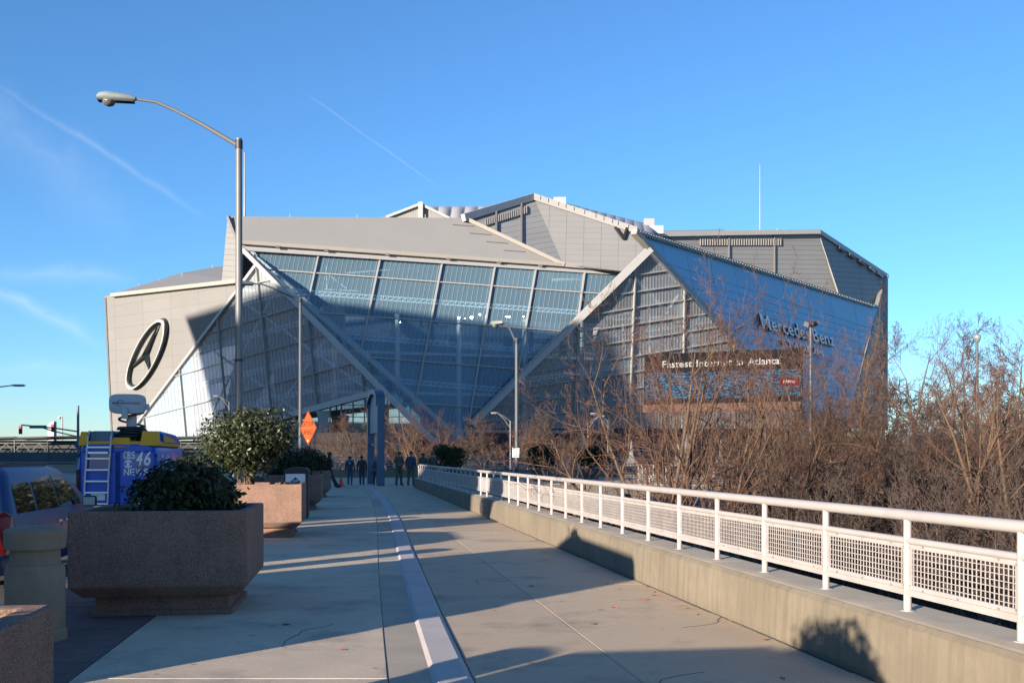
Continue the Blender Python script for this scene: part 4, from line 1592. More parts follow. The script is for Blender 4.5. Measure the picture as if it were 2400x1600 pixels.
# lamp arm reaching in at the left edge
t = thing('street_lamp', P(-60, 1095, 60), 'street lamp at the left edge with a long level arm', 'street lamp')
t.location.z = -.15
b = V3((t.location.x, t.location.y, 0))
hz = CH - (903 - HY) / F * 60
MB().tube([b - V3((0, 0, .15)), b + V3((0, 0, hz - .3))], [.12, .09], 10).build('pole', 'galv', t, smooth=True)
MB().tube([b + V3((0, 0, hz - .4)), b + V3((1.2, 0, hz - .12)), b + V3((2.2, 0, hz))], [.05, .04, .03], 8).build('arm', 'galv', t, smooth=True)
MB().loft([[b + V3((2.1 + x, w * math.cos(k * 1.047), hz + w * .55 * math.sin(k * 1.047))) for k in range(6)] for x, w in ((0, .05), (.25, .13), (.75, .13), (.92, .03))]).build('lamp_head', 'lamp_body', t, smooth=True)
# globe lamp and flood lamp among the trees on the right
for px, topy, Y, lab, kind in ((2290, 790, 55, 'tall dark pole with a round lamp head among the trees', 0), (1900, 757, 48, 'grey pole topped by clustered floodlights in front of the stadium sign', 1)):
    t = thing('pole_lamp', ((px - CX) / F * Y, Y, LOW), lab, 'pole lamp')
    b = t.location
    H = CH - (topy - HY) / F * Y - LOW
    MB().tube([b, b + V3((0, 0, H - .1))], [.09 if kind else .09, .075 if kind else .07], 10).build('pole', 'pole_dark', t, smooth=True)
    if kind == 0:
        MB().lathe([(.02, -.28), (.12, -.25), (.2, -.05), (.19, .06), (.12, .15), (.02, .18)], 14, b + V3((0, 0, H))).build('lamp_head', 'lamp_body', t, smooth='full')
    else:
        for a in range(3):
            d = V3((math.cos(a * 2.1 + .4), math.sin(a * 2.1 + .4), 0))
            MB().bar(b + V3((0, 0, H - .1)) + d * .05, b + V3((0, 0, H)) + d * .3, .2, .22).build('floodlight', 'dark_metal', t)

# ------------------------------------------------------------------ detour sign on the second lamp
mat('sign_orange', (.50, .075, .012), .45, var=.05)
sg = thing('detour_sign', P(722, 1003, 47.2), 'orange diamond sign reading detour ahead on the lamp post', 'road sign')
c = V3(sg.location)
yaw = R(-50.5)
rt = V3((math.cos(yaw), math.sin(yaw), 0)); rt = V3((abs(rt.x), -abs(rt.y), 0))
nrm = V3((rt.y, -rt.x, 0))
if nrm.y > 0:
    nrm = -nrm
hd_ = .80
dia = [c + V3((0, 0, hd_)), c + rt * hd_, c - V3((0, 0, hd_)), c - rt * hd_]
MB().prism(dia, nrm * -.01).build('plate', 'sign_orange', sg)
m = MB()
for i in range(4):
    a, b = dia[i] * .94 + c * .06, dia[(i + 1) % 4] * .94 + c * .06
    m.bar(a + nrm * .004, b + nrm * .004, .025, .004, up=nrm)
m.build('border', 'black', sg)
for s_, z in (('DETOUR', .07), ('AHEAD', -.30)):
    w = 1.02 if s_ == 'DETOUR' else .9
    text_mb(s_, c - rt * w / 2 + V3((0, 0, z)) + nrm * .006, rt * w, V3((0, 0, .25))).build('lettering', 'black', sg)
MB().lathe([(.05, 0), (.05, .01)], 12).build('rivet', 'sign_face_white', sg, xf=Matrix.Translation(c + V3((0, 0, -.58)) + nrm * .01) @ nrm.to_track_quat('Z', 'Y').to_matrix().to_4x4())
MB().bar(c - nrm * .03 - rt * .1, V3((-9.92, 48, c.z)), .05, .05).build('bracket', 'galv', sg)

# ------------------------------------------------------------------ gateway sign at the end of the path
gw = thing('gateway_sign', G(892, 1138), 'blue steel gateway sign with an arched top panel on two posts', 'sign')
g0 = V3(gw.location)                       # near post
g1 = G(869, 1133.5); g1 = V3((g1.x, g1.y, 0))  # far post
dd = (g1 - g0).normalized()
pn = V3((dd.y, -dd.x, 0))
Hn = CH + (HY - 940) / F * g0.y
for b in (g0, g1):
    MB().box(b + V3((0, 0, Hn / 2)), (.40, .40, Hn), math.atan2(dd.y, dd.x)).build('post', 'blue_steel', gw, bevel=.02)
L12 = (g1 - g0).length
MB().prism([g0 + dd * .2 + V3((0, 0, 2.95)) - pn * .09, g1 - dd * .2 + V3((0, 0, 2.95)) - pn * .09, g1 - dd * .2 + V3((0, 0, Hn - .3)) - pn * .09, g0 + dd * .2 + V3((0, 0, Hn - .3)) - pn * .09], pn * .18).build('sign_panel', mat('sign_grey', (.20, .23, .27), .5, var=.05), gw)
secs = []
for k in range(13):
    a = math.pi * k / 12
    c = g0.lerp(g1, .5 - .5 * math.cos(a)) + V3((0, 0, Hn - .1 + .75 * math.sin(a)))
    secs.append([c + pn * u + V3((0, 0, v)) for u, v in ((-.25, -.14), (.25, -.14), (.25, .14), (-.25, .14))])
MB().loft(secs).build('arch', 'blue_steel', gw)
MB().prism([g0.lerp(g1, .5 - .5 * math.cos(math.pi * k / 12)) + V3((0, 0, Hn - .3 + .8 * math.sin(math.pi * k / 12))) - pn * .07 for k in range(13)], pn * .14).build('arch_panel', 'sign_grey', gw)
MB().bar(g0 + V3((0, 0, 2.3)), g1 + V3((0, 0, 2.3)), .1, .16).build('cross_bar', 'blue_steel', gw)

# ------------------------------------------------------------------ plaza wall and its railing, lot railings
def pipe_rail(name, a, b, zs, n, r, label, group=None, wall=None, m='white_rail', step=1):
    a, b = V3(a), V3(b)
    t = thing(name, a.lerp(b, .5), label, 'railing' if not wall else 'railing', group)
    for z in zs:
        MB().tube([a + V3((0, 0, z)), b + V3((0, 0, z))], r, 6).build('rail', m, t, smooth=True)
    for k in range(n + 1):
        p = a.lerp(b, k / n)
        MB().tube([p, p + V3((0, 0, zs[-1]))], r * 1.2, 6).build('post', m, t, smooth=True)
    return t


pw = MB().prism([(-15.8, 80, -.01), (8.8, 80, -.01), (8.8, 80.35, -.01), (-15.8, 80.35, -.01)], (0, 0, .62))
tag(pw.build('plaza_wall', 'parapet_concrete', bevel=.03), 'low concrete wall across the far end of the plaza', 'wall')
pipe_rail('plaza_railing', (-15.7, 80.17, .61), (8.7, 80.17, .61), (.12, .32, .52, .72, .94), 14, .033, 'white railing of level pipes on the low plaza wall')
rt_ = pipe_rail('side_railing', (8.7, 63, -.01), (8.7, 79.8, -.01), (.4, .75, 1.1), 9, .03, 'white pipe railing along the right edge of the plaza')
LOTG = 'white pipe railings in the parking lot'
for Y, x0, x1, n in ((66, 14, 62, 16), (76, 12, 66, 18), (88, 12, 74, 20), (103, 11, 84, 22), (124, 11, 96, 24), (150, 12, 110, 24), (190, 10, 120, 24)):
    pipe_rail('lot_railing', (x0, Y, LOW), (x1, Y + 3, LOW), (.3, .58, .86, 1.15), n, .034 + Y * .00012, 'long white pipe railing in the parking lot behind the trees', LOTG)
lot = MB().prism([(10, 58, LOW - .2), (130, 58, LOW - .2), (130, 235, LOW - .2), (9, 235, LOW - .2)], (0, 0, .21)).build('parking_lot', 'asphalt')
tag(lot, kind='structure')
for Y in (62, 71, 82, 95, 113, 136, 168):
    for k in range(14):
        x = 14 + k * 5.2
        MB().prism([(x, Y, LOW + .012), (x + 4.6, Y + .4, LOW + .012), (x + 4.6, Y + .56, LOW + .012), (x, Y + .16, LOW + .012)], (0, 0, .004)).build('bay_marking', 'white_paint', lot)
# stone retaining wall in front of the lobby
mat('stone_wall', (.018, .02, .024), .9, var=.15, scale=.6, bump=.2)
o = MB().prism([P(742, 1075, 205), P(872, 1075, 205), P(872, 1075, 208), P(742, 1075, 208)], (0, 0, 5.2))
for v in range(len(o.v)):
    if o.v[v][2] < 2:
        o.v[v] = (o.v[v][0], o.v[v][1], LOW)
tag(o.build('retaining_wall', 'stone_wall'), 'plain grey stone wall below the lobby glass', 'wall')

# ------------------------------------------------------------------ billboard
mat('bb_dark', (.008, .008, .011), .95, spec=.1)
mat('bb_frame', (.05, .045, .042), .6)
mat('bb_brown', (.07, .024, .014), .7, var=.3, scale=.8)
mat('bb_red', (.07, .004, .006), .9, spec=.1)
mat('bb_text', (.11, .12, .13), .5)


def city_mat():
    m = bpy.data.materials.new('bb_city')
    m.use_nodes = True
    nt = m.node_tree; N, L = nt.nodes.new, nt.links.new
    b = nt.nodes['Principled BSDF']; b.inputs['Roughness'].default_value = .95; b.inputs['Specular IOR Level'].default_value = .1
    tc = N('ShaderNodeTexCoord')
    mp = N('ShaderNodeMapping'); mp.inputs['Scale'].default_value = (1.2, 1.2, 5)
    L(tc.outputs['Object'], mp.inputs['Vector'])
    vo = N('ShaderNodeTexVoronoi'); vo.inputs['Scale'].default_value = 3.0
    L(mp.outputs['Vector'], vo.inputs['Vector'])
    sx = N('ShaderNodeSeparateColor'); L(vo.outputs['Color'], sx.inputs['Color'])
    rp_ = N('ShaderNodeValToRGB')
    rp_.color_ramp.elements[0].position = .45; rp_.color_ramp.elements[0].color = (.005, .010, .025, 1)
    rp_.color_ramp.elements[1].position = .95; rp_.color_ramp.elements[1].color = (.03, .10, .18, 1)
    L(sx.outputs['Red'], rp_.inputs['Fac'])
    L(rp_.outputs['Color'], b.inputs['Base Color'])
    _M['bb_city'] = m


city_mat()
bb = thing('billboard', V3((P(1690, 1000, 96).x, 96, LOW)), 'wide dark billboard about fast internet on a steel post behind trees', 'billboard')
BL, BR = P(1508, 948, 99), P(1880, 940, 92)
TL, TR = P(1512, 830, 99), P(1880, 816, 92)
bbp = Plane(BL, BR, TL)


def bq(u, v, off=0.0):
    return BL.lerp(BR, u).lerp(TL.lerp(TR, u), v) + bbp.n * off


def bpanel(name, u0, u1, v0, v1, off, th, m):
    return MB().prism([bq(u0, v0, off), bq(u1, v0, off), bq(u1, v1, off), bq(u0, v1, off)], bbp.n * th).build(name, m, bb)


bpanel('board', 0, 1, .0, 1, -.4, .36, 'bb_dark')
bpanel('picture_panel', .01, .99, .10, .62, -.02, .02, 'bb_city')
bpanel('apron', .0, 1, -.16, -.005, -.2, .3, 'bb_brown')
bpanel('logo_panel', .865, .985, .30, .46, .012, .012, 'bb_red')
W_ = BR - BL
U_ = TL - BL
for w_, u0, u1, hh in (('Fastest', .12, .315, 1.0), ('Internet', .345, .57, 1.0), ('in', .60, .64, 1.0), ('Atlanta.', .67, .875, 1.0)):
    text_mb(w_, bq(u0, .715, .01), (BR - BL) * (u1 - u0), U_ * .135 * hh).build('lettering', 'bb_text', bb)
text_mb('xfinity', bq(.885, .335, .03), (BR - BL) * .08, U_ * .09).build('lettering', 'bb_text', bb)
for px, py in ((1610, 950), (1780, 946)):
    p = P(px, py, 97.5)
    MB().tube([(p.x, p.y, LOW), (p.x, p.y, p.z + 1.5)], .45, 12).build('post', 'bb_frame', bb, smooth=True)
for u in (.1, .3, .5, .7, .9):
    MB().bar(bq(u, -.1, .1), bq(u, -.12, 1.3), .07).build('lamp_arm', 'bb_frame', bb)
for px0, px1 in ((1560, 1585), (1680, 1700), (1790, 1812)):
    pass

mat('tent_cloth', (.15, .145, .14), .8)
# white sail shaped canopies of the plaza tents far below the billboard
for k, (px, Y, hw) in enumerate(((1590, 175, 26), (1690, 180, 22), (1815, 185, 30), (1270, 190, 34), (1480, 175, 24))):
    t = thing('event_tent', (P(px, 1000, Y).x, Y, LOW), 'white peaked event tent at the foot of the stadium', 'tent', 'white event tents')
    b = t.location
    w = hw / F * Y
    H = 7.5
    vs, fs = [], []
    n = 16
    for r_, z in ((1, 3.0), (.55, 3.6), (.25, 4.9), (.06, H)):
        for k2 in range(n):
            a = k2 * 6.283 / n
            q = 1 / max(abs(math.cos(a)), abs(math.sin(a))) if r_ > .5 else 1
            vs.append(b + V3((math.cos(a) * w * r_ * q, math.sin(a) * w * r_ * q, z)))
    for i in range(3):
        for k2 in range(n):
            fs.append((i * n + k2, i * n + (k2 + 1) % n, (i + 1) * n + (k2 + 1) % n, (i + 1) * n + k2))
    MB().add(vs, fs).build('canopy', 'tent_cloth', t, smooth=True)
    for sx, sy in ((-1, -1), (1, -1), (1, 1), (-1, 1)):
        MB().tube([b + V3((sx * w * .97, sy * w * .97, 0)), b + V3((sx * w * .97, sy * w * .97, 3.0))], .1, 6).build('leg', 'frame_white', t)

# ------------------------------------------------------------------ vehicles
mat('paint_blue', (.006, .085, .45), .35, coat=.15, spec=.3, var=.05)
mat('paint_navy', (.016, .045, .13), .35, spec=.35)
mat('paint_white', (.62, .62, .62), .35, coat=.4)
mat('paint_yellow', (.75, .36, .012), .5, spec=.3)
mat('tint_glass', (.012, .014, .018), .04, spec=.4)
mat('tyre', (.02, .02, .02), .85)
mat('rim', (.45, .46, .47), .3, metal=.8)
mat('lamp_red', (.07, .002, .002), .2, coat=.6)
mat('trim_black', (.015, .015, .016), .6)
mat('alu', (.55, .57, .60), .35, metal=.7)
mat('van_window', (.004, .05, .26), .12, spec=.6)
mat('tray', (.07, .12, .17), .4)
mat('dish_grey', (.40, .42, .44), .5)
mat('van_white', (.80, .80, .80), .5)
mat('dash_red', (.5, .02, .02), .5)


def sym(half):
    """mirror a half outline (x>=0, bottom to top) into a closed ring"""
    return [(-x, z) for x, z in half] + [(x, z) for x, z in reversed(half)]


def van_sec(y, hw, zb, zt, tum=.10, r=.2):
    zm = zb + (zt - zb) * .52
    h = [(hw - .12, zb), (hw - .02, zb + .06), (hw, zb + .22), (hw, zm), (hw - tum * .5, zm + (zt - zm) * .5), (hw - tum, zt - r), (hw - tum - r * .12, zt - r * .5), (hw - tum - r * .45, zt - r * .14), (hw - tum - r, zt), (.0, zt + .025)]
    ring = [(-x, z) for x, z in h] + [(x, z) for x, z in reversed(h[:-1])]
    return [V3((x, y, z)) for x, z in ring]


def wheel(parent, x, y, r, w=.22):
    s = 1 if x > 0 else -1
    mt = Matrix.Translation((x, y, r)) @ Matrix.Rotation(R(90), 4, 'Y')
    wh = MB().lathe([(r * .66, -w / 2), (r * .93, -w / 2), (r, -w * .3), (r, w * .3), (r * .93, w / 2), (r * .66, w / 2)], 22).build('wheel', 'tyre', parent, smooth=True, xf=mt)
    m = MB().lathe([(r * .64, -w * .42), (r * .64, w * .42)], 18)
    for k in range(5):
        a = k * 6.283 / 5
        m.bar((0, 0, s * w * .44), (math.cos(a) * r * .6, math.sin(a) * r * .6, s * w * .44), .07, .03)
    m.build('rim', 'rim', wh, xf=mt)


def van(paint, H, label, group=None, name='van'):
    t = thing(name, (0, 0, 0), label, 'van', group)
    z = H
    secs = [van_sec(0, .93, .46, z - .05), van_sec(.05, .97, .42, z - .01), van_sec(.14, .995, .40, z), van_sec(1.8, 1.0, .38, z), van_sec(3.6, 1.0, .38, z), van_sec(3.85, .99, .38, z - .12),
            van_sec(4.15, .985, .38, z * .80, .12), van_sec(4.55, .98, .38, 1.28, .06, .12), van_sec(5.1, .95, .38, 1.12, .06, .12), van_sec(5.4, .86, .42, .9, .06, .1)]
    MB().loft(secs).build('body', paint, t, smooth=True)
    for x in (-.88, .88):
        for y in (.95, 4.45):
            wheel(t, x, y, .36)
    MB().box((0, -.03, .5), (1.8, .16, .16)).build('rear_bumper', 'trim_black', t, bevel=.03)
    for s in (-1, 1):
        MB().box((s * .455, -.012, 1.24), (.84, .05, 1.30)).build('rear_door', paint, t, bevel=.05)
        MB().prism([(s * .94, -.02, .78), (s * .86, -.045, .80), (s * .86, -.045, 1.42), (s * .93, -.02, 1.44), (s * .985, .06, 1.42), (s * .995, .06, .80)], (0, .05, 0)).build('tail_light', 'lamp_red', t)
        MB().prism([(s * 1.0, 3.15, 1.30), (s * 1.0, 3.95, 1.30), (s * .945, 3.72, z - .32), (s * .94, 3.2, z - .28)], (s * .006, 0, 0)).build('window', 'tint_glass', t)
        MB().box((s * 1.12, 3.9, 1.38), (.16, .1, .28)).build('mirror', 'trim_black', t, bevel=.03)
    MB().prism([(-.85, 4.52, 1.32), (.85, 4.52, 1.32), (.78, 3.9, z - .16), (-.78, 3.9, z - .16)], (0, .012, .012)).build('windscreen', 'tint_glass', t)
    return t


def letters(word, o_, r_, u_, m, parent, shear=0.0):
    ws = [1.35 if c in 'MW' else (.5 if c in 'I' else 1.0) for c in word]
    x = 0.0
    for c, w in zip(word, ws):
        text_mb(c, o_ + r_ * (x / sum(ws)), r_ * (w * .86 / sum(ws)), u_, shear=shear).build('letter', m, parent)
        x += w


nv = van('paint_blue', 2.06, 'blue broadcast news van with roof dish and white rear ladder', name='news_van')
pod = MB()
pod.box((0, 1.7, 2.07), (1.8, 3.3, .12))
pod.build('roof_pod', 'paint_yellow', nv, bevel=.03)
for x0, x1, h in ((-.93, -.70, .30), (.50, .93, .32)):
    MB().hexa([(x0, .02, 2.02), (x1, .02, 2.02), (x1, .42, 2.02), (x0, .42, 2.02)], [(x0 + .05, .07, 2.06 + h), (x1 - .04, .07, 2.06 + h), (x1 - .04, .42, 2.06 + h), (x0 + .05, .42, 2.06 + h)]).build('pod_corner', 'paint_yellow', nv, bevel=.02)
MB().hexa([(-.18, .02, 2.02), (.3, .02, 2.02), (.3, .2, 2.02), (-.18, .2, 2.02)], [(-.12, .05, 2.22), (.24, .05, 2.22), (.24, .2, 2.22), (-.12, .2, 2.22)]).build('pod_block', 'paint_yellow', nv, bevel=.02)
MB().box((-.42, .32, 2.22), (.56, .3, .30)).build('pod_tray', 'tray', nv, bevel=.03)
MB().loft([[V3((x, y, z)) for x, z in ((-.9, 2.1), (-.9, 2.1 + h), (-.8, 2.14 + h), (.8, 2.14 + h), (.92, 2.1 + h), (.92, 2.1))] for y, h in ((.75, .22), (1.0, .26), (2.6, .22), (3.3, .05))]).build('pod_cover', 'paint_blue', nv, bevel=.02)
MB().prism([(.925, .8, 2.12), (.925, 2.9, 2.12), (.925, 2.2, 2.2), (.925, .8, 2.30)], (.008, 0, 0)).build('pod_stripe', 'paint_yellow', nv)
MB().box((-.05, -.005, 2.0), (.45, .03, .05)).build('brake_light', 'lamp_red', nv)
lad = MB()
for xa, xb in ((-.75, -.66), (-.21, -.13)):
    lad.tube([(xa, -.16, .45), (xa + .02, -.16, 1.2), (xb, -.14, 2.25), (xb, -.02, 2.36), (xb, .12, 2.36)], .022, 8)
ld = lad.build('ladder', 'alu', nv, smooth=True)
for k in range(6):
    f = k / 5
    z = .62 + 1.36 * f
    MB().bar((-.745 + .075 * f, -.16, z), (-.205 + .07 * f, -.16, z), .05, .035).build('rung', 'alu', ld)
for z in (.55, 1.85):
    MB().bar((-.66, -.14, z), (-.2, -.14, z), .03, .05).build('stand_off', 'alu', ld)
yf = -.042
# wrapped rear windows, door seam, hinges, handle, plate, reflectors
for s in (-1, 1):
    MB().box((s * .455, -.036, 1.62), (.62, .012, .42)).build('rear_window', 'van_window', nv, bevel=.004)
    for z in (.85, 1.4, 1.78):
        MB().box((s * .90, -.04, z), (.05, .03, .09)).build('hinge', 'trim_black', nv)
    MB().box((s * .80, -.09, .52), (.2, .02, .05)).build('reflector', 'lamp_red', nv)
MB().box((0, -.03, 1.24), (.014, .02, 1.3)).build('door_seam', 'trim_black', nv)
MB().box((.1, -.05, 1.02), (.14, .03, .05)).build('door_handle', 'trim_black', nv, bevel=.008)
MB().box((-.45, -.045, .78), (.32, .012, .16)).build('number_plate', 'sign_face_white', nv)
for y in (.3, 1.75, 3.05):
    for s in (-1, 1):
        MB().bar((s * 1.001, y, .6), (s * 1.001, y, 1.25), .006, .014).build('panel_seam', 'trim_black', nv)
yf = -.046
for s_, x0, x1, z0, z1 in (('CBS', .135, .42, 1.70, 1.885), ('46', .43, .80, 1.54, 1.885), ('NEWS', .146, .74, 1.30, 1.46)):
    letters(s_, V3((x0, yf, z0)), V3((x1 - x0, 0, 0)), V3((0, 0, z1 - z0)), 'van_white', nv, .25 if s_ == '46' else 0)
ey = MB()
cx_, cz_, r_ = .245, 1.575, .10
ey.cur = 0
ey.poly([(cx_ + r_ * math.cos(a), yf, cz_ + r_ * math.sin(a)) for a in [i * math.pi / 16 for i in range(32)]])
ey.cur = 1
ey.poly([(cx_ + .098 * math.cos(a), yf - .003, cz_ + .052 * math.sin(a)) for a in [i * math.pi / 14 for i in range(28)]])
ey.cur = 0
ey.poly([(cx_ + .045 * math.cos(a), yf - .006, cz_ + .045 * math.sin(a)) for a in [i * math.pi / 12 for i in range(24)]])
ey.build('eye_logo', ['van_white', 'paint_blue'], nv)
letters('46', V3((1.012, .5, 1.40)), V3((0, .62, 0)), V3((0, 0, .42)), 'van_white', nv, .25)
letters('NEWS', V3((1.012, 1.25, 1.42)), V3((0, 1.1, 0)), V3((0, 0, .3)), 'van_white', nv)
MB().tube([(.2, .55, 2.1), (.2, .55, 2.78)], .125, 16).build('mast', 'dish_grey', nv, smooth=True)
dsh = MB()
n = 28
outl = []
for k in range(n):
    a = 2 * math.pi * k / n
    ca, sa = math.cos(a), math.sin(a)
    e = .45
    outl.append(V3((.14 + .43 * math.copysign(abs(ca) ** e, ca), .34, 3.05 + .245 * math.copysign(abs(sa) ** e, sa))))
ctr = V3((.14, .34, 3.05))
dsh.loft([[ctr + (p - ctr) * .93 + V3((0, -.02, 0)) for p in outl], outl, [p + V3((0, .12, 0)) for p in outl], [ctr + (p - ctr) * .7 + V3((0, .2, 0)) for p in outl]])
do = dsh.build('dish', 'dish_grey', nv, smooth=True)
text_mb('MICROWAVE RADIO', (-.2, .316, 3.04), (.66, 0, 0), (0, 0, .055)).build('lettering', 'trim_black', do)
arc_ = MB()
for k in range(10):
    a0, a1 = .6 + k * .45, .6 + (k + 1) * .45
    arc_.bar((-.02 + .08 * math.cos(a0), .316, 3.065 + .08 * math.sin(a0)), (-.02 + .08 * math.cos(a1), .316, 3.065 + .08 * math.sin(a1)), .008, .01)
arc_.build('ring_logo', 'trim_black', do)
MB().box((.60, .42, 2.98), (.09, .12, .15)).build('side_box', 'dish_grey', do, bevel=.01)
MB().lathe([(.07, -.1), (.085, 0), (.06, .08), (.02, .1)], 12, (.1, .26, 2.86)).build('feed_horn', 'dish_grey', do, smooth=True)
MB().box((.1, .26, 2.76), (.14, .12, .16)).build('feed_box', 'dish_grey', do, bevel=.015)
coil = []
rc = random.Random(2)
for k in range(150):
    a = k * .42
    rr = .30 + .05 * math.sin(k * .37) + rc.uniform(-.015, .015)
    z = 2.16 + .33 * (k / 150) + .03 * math.sin(k * .21)
    coil.append(V3((.2 + rr * math.cos(a), .55 + rr * .8 * math.sin(a), z)))
for k in range(16):
    a = 150 * .42 + k * .42
    coil.append(V3((.2 + .3 * math.cos(a), .55 + .25 * math.sin(a), 2.5 + .024 * k)))
coil.append(V3((.35, .5, 2.9)))
MB().tube(coil, .028, 6).build('cable_coil', 'black', nv, smooth=True)
rx0 = (377 - CX) / F * 25
place(nv, (rx0 - 1.0 * math.cos(ANG), 25 - 1.0 * math.sin(ANG), -.15), ANG)

wv = van('paint_white', 2.42, 'plain white delivery van parked behind the blue minivan', name='delivery_van')
place(wv, (-4.7 - .15 * 4.4 - 1.0, 4.2, -.15), ANG)

mv = thing('minivan', (0, 0, 0), 'dark blue minivan parked on the road beside the planters', 'minivan')


def mring(z, hw, y0, y1, r):
    pts = []
    for cx, cy, a0 in ((hw - r, y0 + r, -90), (hw - r, y1 - r, 0), (-hw + r, y1 - r, 90), (-hw + r, y0 + r, 180)):
        for k in range(5):
            a = R(a0 + 22.5 * k)
            pts.append(V3((cx + r * math.cos(a), cy + r * math.sin(a), z)))
    return pts


low_ = [(.30, .88, .12, 4.95, .2), (.42, .95, .03, 5.08, .22), (.62, .98, .0, 5.1, .24), (.80, .98, .02, 5.02, .24), (.93, .975, .04, 4.8, .25), (1.06, .955, .06, 4.35, .28)]
gh = [(1.06, .955, .06, 4.35, .28), (1.25, .91, .11, 3.98, .28), (1.42, .865, .18, 3.66, .28), (1.57, .81, .27, 3.36, .28), (1.66, .75, .36, 3.15, .28), (1.72, .64, .5, 2.95, .28), (1.745, .42, .75, 2.65, .28)]
MB().loft([mring(*q) for q in low_ + gh[1:]]).build('body', 'paint_navy', mv, smooth=True)


def ghw(z):
    for a, b in zip(gh, gh[1:]):
        if z <= b[0]:
            u = (z - a[0]) / (b[0] - a[0])
            return a[1] + (b[1] - a[1]) * u
    return gh[-1][1]


for s in (-1, 1):
    for poly in (((.42, 1.10), (1.22, 1.10), (1.22, 1.56), (.62, 1.55), (.46, 1.42)), ((1.32, 1.10), (2.32, 1.10), (2.25, 1.58), (1.32, 1.57)), ((2.40, 1.10), (3.55, 1.10), (3.5, 1.2), (3.0, 1.56), (2.34, 1.58))):
        m = MB()
        zs_ = [1.10 + .48 * i / 6 for i in range(7)]
        row = []
        for z in zs_:
            xs = []
            for q in range(len(poly)):
                (ya, za_), (yb, zb_) = poly[q], poly[(q + 1) % len(poly)]
                if min(za_, zb_) - 1e-6 <= z <= max(za_, zb_) + 1e-6:
                    xs += [ya, yb] if abs(za_ - zb_) < 1e-6 else [ya + (yb - ya) * (z - za_) / (zb_ - za_)]
            if len(xs) > 1:
                row.append([V3((s * (ghw(z) + .007), min(xs), z)), V3((s * (ghw(z) + .007), max(xs), z))])
        for q in range(len(row) - 1):
            m.poly([row[q][0], row[q][1], row[q + 1][1], row[q + 1][0]])
        m.build('side_window', 'tint_glass', mv)
    MB().prism([(s * .93, .02, .58), (s * .80, -.012, .60), (s * .78, .0, 1.06), (s * .88, .09, 1.15), (s * .965, .16, 1.08), (s * .985, .12, .60)], (0, .03, 0)).build('tail_light', 'lamp_red', mv, bevel=.01)
    mr = MB().box((s * 1.12, 3.42, 1.14), (.22, .1, .17)).build('mirror', 'trim_black', mv, bevel=.035)
    MB().box((s * 1.12, 3.365, 1.14), (.18, .006, .13)).build('mirror_glass', 'alu', mr)
    for y in (2.15, 2.52):
        MB().bar((s * .988, y, .90), (s * .988, y + .17, .90), .025, .03).build('door_handle', 'rim', mv)
    for y in (1.27, 2.36, 3.5):
        MB().bar((s * .979, y, .40), (s * .979, y, .92), .006, .012).build('door_seam', 'trim_black', mv)
    MB().bar((s * .985, .4, .68), (s * .985, 4.2, .68), .02, .05).build('side_moulding', 'paint_navy', mv)
    for y in (1.0, 4.05):
        wheel(mv, s * .87, y, .335)
    MB().bar((s * .62, .6, 1.735), (s * .62, 2.8, 1.735), .03, .04).build('roof_rail', 'trim_black', mv)
MB().prism([(-.70, .085, 1.12), (.70, .085, 1.12), (.60, .255, 1.56), (-.60, .255, 1.56)], (0, -.012, 0)).build('rear_window', 'tint_glass', mv)
MB().prism([(-.78, 4.22, 1.12), (.78, 4.22, 1.12), (.64, 3.42, 1.55), (-.64, 3.42, 1.55)], (0, .02, .02)).build('windscreen', 'tint_glass', mv)
MB().box((0, -.02, .47), (1.7, .14, .2)).build('rear_bumper', 'paint_navy', mv, bevel=.04)
MB().box((0, -.012, .78), (.32, .02, .16)).build('number_plate', 'sign_face_white', mv)
place(mv, (-7.56 * .93, 13.25 * .93, -.15), ANG, .945)

pc = copy_tree(mv)
tag(pc, 'distant dark minivan standing in the parking lot beyond the thicket', 'minivan')
place(pc, ((2385 - CX) / F * 96, 96, LOW + .01), 2.2, 1.0)

# ------------------------------------------------------------------ litter bin with the sponsor panel
bn = thing('litter_bin', (0, 0, 0), 'dark litter bin with a white and blue sponsor panel between two planters', 'litter bin')
MB().box((0, 0, .62), (.62, .55, 1.16)).build('bin_body', 'dark_metal', bn, bevel=.03)
secs = []
for k in range(9):
    a = math.pi * k / 8
    secs.append([V3((-.33 * math.cos(a), y, 1.2 + .13 * math.sin(a) ** .6)) for y in (-.29, .29)] + [V3((-.33 * math.cos(a), y, 1.16)) for y in (.29, -.29)])
MB().loft(secs).build('bin_lid', 'dark_metal', bn)
MB().box((0, 0, .03), (.56, .5, .06)).build('bin_foot', 'black', bn)
sp = MB().box((-.02, -.282, .66), (.5, .012, 1.02)).build('sign_panel', 'sign_face_white', bn)
mat('logo_blue', (.01, .045, .16), .5)
MB().box((-.02, -.29, .70), (.49, .004, .24)).build('blue_band', 'logo_blue', sp)
m = MB().prism([(-.17, -.289, .93), (.13, -.289, .93), (-.02, -.289, 1.08)], (0, -.003, 0))
m.prism([(-.04, -.289, .91), (0, -.289, .91), (0, -.289, .93), (-.04, -.289, .93)], (0, -.003, 0))
m.build('triangle_logo', 'logo_blue', sp)
text_mb('GP', (-.09, -.295, .945), (.14, 0, 0), (0, 0, .065)).build('lettering', 'sign_face_white', sp)
bc = G(690, 1215)
place(bn, (bc.x, bc.y + .3, 0), ANG)

# dark bin further back at the kerb
o = thing('newspaper_box', (-6.9, 27.6, -.002), 'dark newspaper box behind the sunny planter', 'box')
b = o.location
MB().box(b + V3((0, 0, .62)), (.55, .45, .9)).build('case', 'dark_metal', o, bevel=.03)
MB().box(b + V3((0, -.23, .8)), (.42, .01, .35)).build('window', 'tint_glass', o)
MB().box(b + V3((0, 0, .09)), (.4, .35, .18)).build('pedestal', 'black', o)

